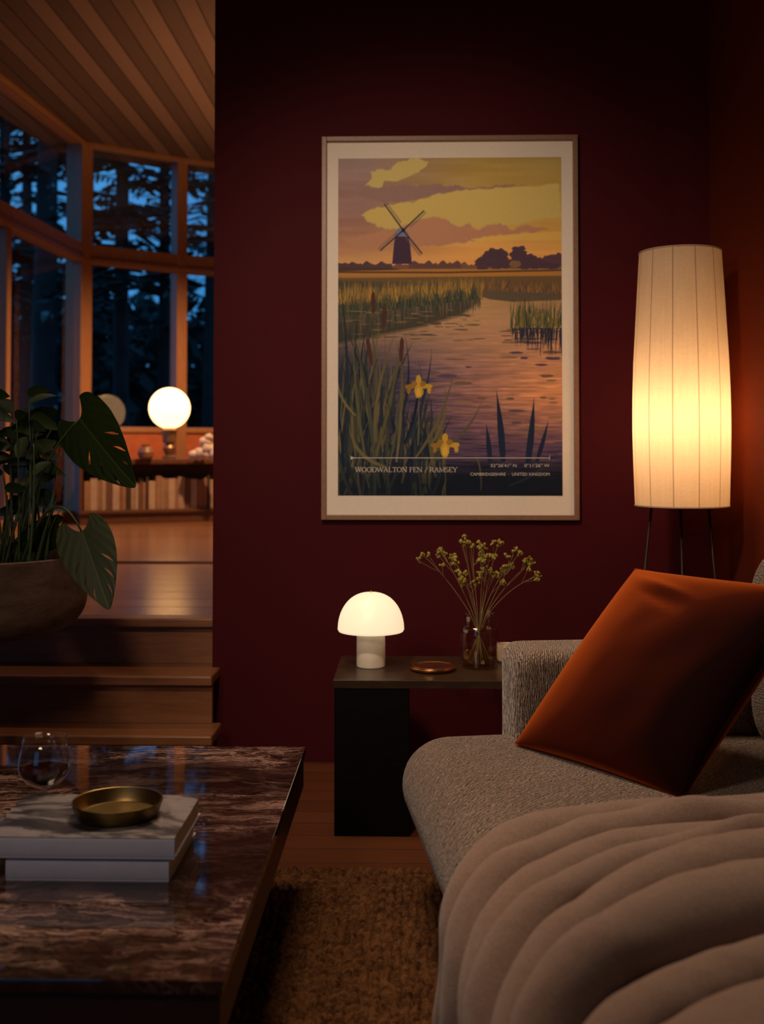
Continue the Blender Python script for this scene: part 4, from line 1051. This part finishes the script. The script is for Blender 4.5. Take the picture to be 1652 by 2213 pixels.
for a_, b_ in (((-1, -1), (1, -1)), ((1, -1), (1, 1)), ((1, 1), (-1, 1)), ((-1, 1), (-1, -1))):
    for i in range(N):
        u = a_[0]+(b_[0]-a_[0])*i/N; w_ = a_[1]+(b_[1]-a_[1])*i/N
        xu = u*(1-.027*(1-abs(w_)**2)); yw = w_*(1-.027*(1-abs(u)**2))
        seam_pts.append(BL+e1*((xu+1)/2)+e2*((yw+1)/2))
seam_pts.append(seam_pts[0])
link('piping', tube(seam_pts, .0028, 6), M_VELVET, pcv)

# throw blanket
def smooth(a_, b_, x_):
    x_ = max(0, min(1, (x_-a_)/(b_-a_))); return x_*x_*(3-2*x_)
def seat_z(t): return .449+.014*(1-((t-.45)/.5)**2)
def profile(q):
    """q in 0..1 from up on the back cushion, over the seat, down the front"""
    L = q*1.46
    if L < .24:                                # rising on the back cushion
        a_ = (.24-L)/.24; return (.835+.028*min(1, a_*2.5), .499+.17*a_**1.2, Vector((0, -1, .5)).normalized() if a_ > .1 else Vector((0, -.5, 1)).normalized())
    L -= .24
    if L < .74:
        t_ = .835-L; return (t_, seat_z(t_)+.05*max(0, (t_-.45)/.385)**2, Vector((0, 0, 1)))
    L -= .74; rad = .10; arc = rad*math.pi/2
    if L < arc:
        a_ = L/rad; cz = seat_z(.095)-rad; return (.095-rad*math.sin(a_)*1.25, cz+rad*math.cos(a_), Vector((0, -math.sin(a_), math.cos(a_))))
    L -= arc; z_ = seat_z(.095)-rad-L
    return (.095-.125-.006*math.sin(L*6), z_, Vector((0, -1, 0)))
# valley lines between the folds: distance s along the sofa at stations of cloth length L
ST_L = [0.0, .24, .575, .825, .975, 1.14, 1.46]
CURVES = [[.880, .875, .863, .880, .955, 1.10, 1.00], [.930, .930, .930, .965, 1.065, 1.205, 1.175], [.985, .985, 1.00, 1.055, 1.160, 1.325, 1.36],
          [1.04, 1.045, 1.07, 1.145, 1.26, 1.455, 1.53], [1.09, 1.10, 1.135, 1.23, 1.36, 1.565, 1.63], [1.20, 1.22, 1.265, 1.355, 1.47, 1.675, 1.74],
          [1.34, 1.38, 1.44, 1.52, 1.605, 1.76, 1.84], [1.46, 1.50, 1.545, 1.615, 1.70, 1.83, 1.94],
          [1.72, 1.77, 1.82, 1.88, 1.94, 2.02, 2.10]]
def crom(ys, x):
    xs = ST_L; n = len(xs); i = 0
    while i < n-2 and x > xs[i+1]: i += 1
    def m(j):
        if j == 0: return (ys[1]-ys[0])/(xs[1]-xs[0])
        if j == n-1: return (ys[-1]-ys[-2])/(xs[-1]-xs[-2])
        return ((ys[j+1]-ys[j])/(xs[j+1]-xs[j])+(ys[j]-ys[j-1])/(xs[j]-xs[j-1]))/2
    h = xs[i+1]-xs[i]; t = (x-xs[i])/h
    return (2*t**3-3*t*t+1)*ys[i]+(t**3-2*t*t+t)*h*m(i)+(-2*t**3+3*t*t)*ys[i+1]+(t**3-t*t)*h*m(i+1)
NQ, MC = 190, 26; NC = len(CURVES)-1; NW = NC*MC
V = []
R3 = MS.to_3x3()
for i in range(NQ+1):
    q = i/NQ; t_, z_, nn = profile(q); L = q*1.46
    kn = [crom(c_, L) for c_ in CURVES]
    for c_ in range(NC):
        wd_ = kn[c_+1]-kn[c_]
        H_ = min(.068, .52*wd_)*[.70, .95, .70, 1.15, .95, 1.15, .75, .8][c_]
        H_ *= (.25+.75*smooth(.10, .42, L))*(1+.22*mnoise.noise(Vector((q*2.6, c_*2.3, 1))))
        for j in range(MC+(1 if c_ == NC-1 else 0)):
            x_ = j/MC
            xa = x_**.86
            h = H_*max(0, 1-abs(2*xa-1)**2.2)**.64
            s_ = kn[c_]+wd_*x_
            h += .005*mnoise.noise(Vector((L*5, s_*9, 7)))+.0025*mnoise.noise(Vector((L*14, s_*22, 2)))
            # bunching near the far edge of the seat
            h += .020*math.exp(-((s_-.95)/.045)**2)*math.exp(-((L-.62)/.10)**2)+.022*math.exp(-((s_-1.10-.35*(L-.62))/.035)**2)*math.exp(-((L-.56)/.09)**2)
            V.append(ST(s_, t_, z_)+(R3 @ nn)*max(h, 0))
F = [(i*(NW+1)+j, i*(NW+1)+j+1, (i+1)*(NW+1)+j+1, (i+1)*(NW+1)+j) for i in range(NQ) for j in range(NW)]
TB = empty('throw_blanket', ST(1.3, .3, .47), 'soft taupe wool throw blanket draped over the sofa seat and hanging down its front', 'blanket')
tb = link('cloth', pyd('throw', V, F), M_THROW, TB)
md = tb.modifiers.new('thick', 'SOLIDIFY'); md.thickness = .007; md.offset = -1
hem = [V[i*(NW+1)]+Vector((0, .002, .006)) for i in range(0, NQ+1, 2)]
hr = [.0090+.003*mnoise.noise(Vector((i*.9, 0, 0))) for i in range(len(hem))]
link('rolled_hem', tube(hem, hr, 10), M_THROW, tb)

# ------------------------------------------------------------------ potted plant on a stand
PYD = 3.42
pc = WY(-38, 1197, PYD); k = PYD/FPX; PR = 226*k
pc_z = pc.z; pb = pc_z-(1372-1197)*k
PTR = empty('potted_plant', (pc.x, pc.y, pb), 'large round stone pot with split leaf monstera and tall green stems, at the left', 'potted plant')
b = NB('stoneware_pot'); v = b.obj(world=True)
n1 = b.noise(b.n('Mapping', Vector=v, Scale=(3, 3, 9)).outputs[0], 2.5, 6, .6); n2 = b.noise(v, 60, 4)
M_POT = b.pbr(b.mix(b.ramp(n1, [(.35, 0.0), (.65, 1.0)]), (.060, .031, .018), (.12, .066, .040)), .8, b.bump(b.math('ADD', n1, n2), .35, .006))
Hp = pc_z-pb
prof = [(0, 0), (PR*.45, 0)] + [(PR*(.48+.50*math.sin(math.radians(a_))**.8), Hp*.46*(1-math.cos(math.radians(a_)))) for a_ in range(6, 91, 7)] + [(PR*.99, Hp*.8), (PR, Hp-.004), (PR*.985, Hp), (PR*.945, Hp-.003), (PR*.93, Hp-.03), (PR*.90, Hp*.6), (0, Hp*.6)]
pt_ = link('pot', lathe(prof, 96, c=(pc.x, pc.y, pb)), M_POT, PTR)
link('soil', lathe([(0, Hp-.045), (PR*.5, Hp-.04), (PR*.93, Hp-.05)], 48, c=(pc.x, pc.y, pb)), simple('potting_soil', (.02, .013, .009), 1, 60, 1.0, .5), pt_)
std = empty('plant_stand', (pc.x, pc.y, 0), 'dark pedestal stand under the large stone plant pot', 'plant stand')
link('column', lathe([(0, 0), (.11, 0), (.11, .015), (.03, .03), (.025, pb-.03), (.09, pb-.012), (.09, pb-.001), (0, pb-.001)], 40, c=(pc.x, pc.y, 0)), M_BLACKWOOD, std)
# leaves
b = NB('monstera_leaf'); v = b.obj()
at2 = b.n('Attribute', {'attribute_name': 'vein'}).outputs['Fac']
cc = b.mix(at2, b.mix(b.noise(v, 6, 3), (.007, .014, .0015), (.012, .022, .003)), (.036, .050, .008))
M_LEAF = b.pbr(cc, .5, b.bump(at2, .3, .002), Specular_IOR_Level=.22, Subsurface_Weight=0.0)
M_STALK = simple('green_stalk', (.024, .043, .008), .5, 40)
M_SMALL = simple('small_green_leaf', (.018, .034, .005), .55, 20, .1, .35)
def monstera(base, tip, width, depth_tilt, name='leaf', slits=(.34, .52, .70), seed=1, curl=.12):
    base, tip = Vector(base), Vector(tip); ey = tip-base; L = ey.length; ey.normalize()
    ez = Vector((0, -1, 0)); ex = ey.cross(ez).normalized(); ez = ex.cross(ey).normalized()
    ex = (ex*math.cos(depth_tilt)+ez*math.sin(depth_tilt)); ez = ex.cross(ey).normalized()
    NYL, NXL = 260, 80; V, F, A = [], [], []
    def hw(y_):     # half width of the heart outline, y from -0.16 (lobes) to 1
        if y_ < 0: return .80*(.52+.48*math.sqrt(max(0, 1-(y_/-.17)**2)))
        return max(0, (.80+1.15*y_-1.1*y_*y_)*(1-y_)**.62 * 1.05 if y_ < 1 else 0)
    for j in range(NYL+1):
        y_ = -.17+1.17*j/NYL
        for i in range(NXL+1):
            x_ = i/NXL*2-1
            hx = hw(y_)*.5*width
            X = x_*hx
            if y_ < 0 and abs(x_) > 1e-6:
                inn = .80*.5*width*.52*(y_/-.17)**.55; X = math.copysign(inn+(hx-inn)*abs(x_), x_)
            # folded along midrib, drooping at margin
            zc = abs(X)*.18 - curl*(X*X)/(width*width)*width*1.2 - curl*.9*L*max(0, y_)**2
            rip_ = .0005*math.sin((abs(x_)*.9-y_*1.6)*22)*abs(x_)
            V.append(base+ey*(y_*L)+ex*X+ez*(zc*.6+rip_))
            vv_ = max(0, 1-abs(X)/(.012*L))
            ph_ = ((y_-abs(x_)*.38)*7.0) % 1.0
            vv_ = max(vv_, .16*max(0, 1-abs(ph_-.5)/.03)*(1 if abs(x_) < .9 else 0))
            A.append(vv_)
    for j in range(NYL):
        for i in range(NXL):
            y_ = -.17+1.17*(j+.5)/NYL; x_ = (i+.5)/NXL*2-1
            if y_ < 0 and abs(x_) < 1.2/NXL: continue           # notch at the stalk
            cut = False
            for s0_ in slits:
                yc = s0_+.33*abs(x_)-.12
                if .40 < abs(x_) < .84 and abs(y_-yc) < .013*math.sin((abs(x_)-.40)/.44*math.pi)+.001: cut = True
            if cut: continue
            a_ = j*(NXL+1)+i; F.append((a_, a_+1, a_+NXL+2, a_+NXL+1))
    me = pyd('leafm', V, F)
    at_ = me.attributes.new('vein', 'FLOAT', 'POINT'); at_.data.foreach_set('value', A)
    return link(name, me, M_LEAF, PTR)
D = PYD
monstera(WY(172, 905, D-.05), WY(284, 1052, D-.16), .235, -.25, seed=1)
monstera(WY(176, 1148, D-.12), WY(234, 1312, D-.25), .185, .35, seed=2)
monstera(WY(128, 1142, D-.02), WY(20, 1190, D-.05), .13, .5, seed=3, slits=(.4, .65))
monstera(WY(120, 915, D+.1), WY(10, 960, D+.16), .16, .4, seed=4, slits=(.4, .65))
soil_z = pb+Hp-.045
def stalk(px0, tgt, mid, r=.006):
    B = Vector((WY(px0, 1190, PYD).x, PYD+random.uniform(-.1, .08), soil_z))
    link('stalk', tube(bez(B, mid, tgt, 14), [r*(1-.5*i/14) for i in range(15)], 8), M_STALK, PTR)
stalk(40, WY(172, 905, D-.05), WY(70, 1000, D-.02)); stalk(60, WY(176, 1148, D-.12), WY(110, 1010, D-.1)); stalk(50, WY(128, 1142, D-.02), WY(90, 1060, D-.04)); stalk(30, WY(120, 915, D+.1), WY(60, 1000, D+.05))
rnd = random.Random(33)
def small_leaf(p, d, L, wd, up_=Vector((0, 0, 1))):
    d = d.normalized(); sd = d.cross(Vector((rnd.uniform(-.4, .4), -1, rnd.uniform(-.3, .3)))).normalized(); nrm_ = sd.cross(d)
    V, F = [], []
    for i in range(9):
        u = i/8; w_ = wd*math.sin(math.pi*min(1, u*.92+.06))**.8*(1-.25*u); c_ = p+d*L*u-Vector((0, 0, .35*L*u*u))
        V += [c_-sd*w_+nrm_*w_*.25, c_, c_+sd*w_+nrm_*w_*.25]
    for i in range(8):
        for j in range(2): a_ = i*3+j; F.append((a_, a_+1, a_+4, a_+3))
    return pyd('sl', V, F)
nleaf = 0
for i in range(26):
    px0 = rnd.uniform(-60, 118); y_ = PYD+rnd.uniform(-.15, .2)
    B = Vector((WY(px0*.6+10, 1190, y_).x, y_, soil_z))
    ptx = px0*1.0+rnd.uniform(-25, 30); pty = rnd.uniform(800, 1000) if i < 18 else rnd.uniform(930, 1090)
    T = WY(ptx, pty, y_+rnd.uniform(-.05, .1)); mid = (B+T)/2+Vector((rnd.uniform(-.03, .03), 0, .04))
    path = bez(B, mid, T, 14)
    link('stalk', tube(path, [.0052*(1-.6*j/14) for j in range(15)], 7), M_STALK, PTR)
    for kk in range(3 if i < 18 else 2):
        if nleaf > 90: break
        p = path[14-kk*2] if i < 18 else path[14-kk*3]; d_ = Vector((rnd.uniform(-1, 1), rnd.uniform(-.5, .5), rnd.uniform(-.1, .9)))
        link('leaf', small_leaf(p, d_, rnd.uniform(.07, .12), rnd.uniform(.016, .030)), M_SMALL, PTR); nleaf += 1
for i in range(8):   # upright grassy blades at the pot centre
    px0 = rnd.uniform(10, 110); B = Vector((WY(px0, 1190, PYD).x, PYD+rnd.uniform(-.1, .1), soil_z)); T = B+Vector((rnd.uniform(-.05, .08), 0, rnd.uniform(.16, .32)))
    link('blade', tube(bez(B, (B+T)/2+Vector((0, 0, .05)), T, 8), [.007*(1-.85*j/8) for j in range(9)], 6), M_STALK, PTR)

# ------------------------------------------------------------------ low bookcase in the bay
A0 = at(172, 9.25); A1 = at(470, 9.75); dr = (A1-A0).normalized(); A1 = A0+dr*2.1
MB, LB = wallmat(A0, A1)
ZB = ZP+.012; ZTOP = 1.2-(992-971)/2350*9.5
BC = empty('low_bookcase', (A0+A1)/2+Vector((0, 0, ZB)), 'low walnut bookcase filled with books under the bay windows', 'bookcase')
def bcbox(name, lo, hi, bev=.003):
    bm = bmesh.new(); add_box(bm, lo, hi, bev, M=MB); link(name, bm_mesh(bm), M_WALNUT, BC)
bcbox('top_board', (-.02, -.02, ZTOP-.045), (LB, .36, ZTOP))
bcbox('bottom_board', (0, 0, ZB+.09), (LB, .34, ZB+.118)); bcbox('plinth', (.01, .02, ZB), (LB, .32, ZB+.09))
bcbox('side_panel', (0, 0, ZB+.118), (.03, .34, ZTOP-.045)); bcbox('side_panel', (LB-.03, 0, ZB+.118), (LB, .34, ZTOP-.045))
bcbox('back_panel', (.03, .32, ZB+.118), (LB-.03, .34, ZTOP-.045))
tones = [('tan', (.36, .19, .10)), ('cream', (.50, .34, .22)), ('brown', (.17, .075, .04)), ('rust', (.30, .11, .05)), ('dark brown', (.06, .03, .02)), ('beige', (.42, .27, .17))]
mats = [simple(n_+'_book_cloth', c_, .7, 40) for n_, c_ in tones]
x = .045; i = 0; rnd = random.Random(12); items = []
while x < 1.24:
    th = rnd.choice([.022, .03, .038, .05, .06]); hh = rnd.uniform(.235, .295)
    items.append((x, th, hh, [0, 1, 0, 5, 2, 1, 3, 0, 4, 5, 1, 2, 0, 4, 1, 0, 5][i % 17])); x += th+.0025; i += 1
ordn = ['first', 'second', 'third', 'fourth', 'fifth', 'sixth', 'seventh', 'eighth', 'ninth', 'tenth', 'eleventh', 'twelfth', 'thirteenth', 'fourteenth', 'fifteenth', 'sixteenth', 'seventeenth', 'eighteenth', 'nineteenth', 'twentieth']
for i in range(20, 60): ordn.append('twenty '+ordn[i-20] if i < 29 else ('thirtieth' if i == 29 else 'thirty '+ordn[i-30]))
for i, (x_, th, hh, ti) in enumerate(items):
    bm = bmesh.new(); add_box(bm, (x_, .03+.012*((i*7) % 5)/5, ZB+.1185), (x_+th, .23, ZB+.1185+hh), .003, M=MB)
    o = link('shelf_book', bm_mesh(bm), mats[ti])
    finish(o, '%s upright book, %s from the left in the low bookcase' % (tones[ti][0], ordn[i]), 'book', 'books in the low bookcase')

# globe lamp on the bookcase
gp = WY(366, 990, 9.62); gp.z = ZTOP; k = 9.62/FPX
GLm = empty('globe_lamp', gp, 'round glowing globe table lamp standing on the low bookcase', 'table lamp')
gc = WY(366, 882, 9.62); gr = 44.5*k
link('globe_shade', lathe([(gr*math.sin(a_), -gr*math.cos(a_)) for a_ in [math.pi*(.08+.92*i/24) for i in range(25)]], 48, c=(gp.x, gp.y, gc.z)), emis('glowing_globe_glass', (1.0, .52, .20, 1), 4.2), GLm)
hb = gc.z-gr*.96-ZTOP
link('base', lathe([(0, 0), (.06, 0), (.062, .02), (.035, .035), (.055, .075), (.058, .10), (.035, .135), (.06, .15), (.066, hb-.02), (.05, hb), (0, hb)], 32, c=gp), simple('bronze_turned_base', (.30, .17, .09), .35, Metallic=.6), GLm)
# white sculpture and small jar
b_ = WY(444, 990, 9.55); b_.z = ZTOP
def lumps(cs, seed):
    bm = bmesh.new()
    for (x_, y_, z_, r_) in cs:
        q = bmesh.ops.create_icosphere(bm, subdivisions=3, radius=r_)
        for v_ in q['verts']:
            v_.co = Vector((v_.co.x+x_, v_.co.y+y_, v_.co.z+z_)) + v_.co.normalized()*mnoise.noise(v_.co*18+Vector((seed, 0, 0)))*r_*.5
    m_ = bm_mesh(bm); del m_['flat']; return m_
sc = link('white_sculpture', lumps([(-.10, 0, .035, .045), (-.03, 0, .05, .06), (.03, 0, .09, .06), (.0, .01, .15, .05), (.03, 0, .19, .035), (.09, 0, .045, .06)], 3), simple('white_plaster', (.62, .48, .40), .8), loc=b_)
finish(sc, 'small pale lumpy sculpture beside the globe lamp on the bookcase', 'sculpture')
b_ = WY(315, 990, 9.45); b_.z = ZTOP
jr = link('small_jar', lathe([(0, 0), (.05, 0), (.065, .02), (.07, .06), (.05, .1), (.035, .11), (.04, .125), (0, .125)], 32), simple('brown_jar_glaze', (.24, .11, .05), .4), loc=b_)
finish(jr, 'squat brown jar to the left of the globe lamp', 'jar')
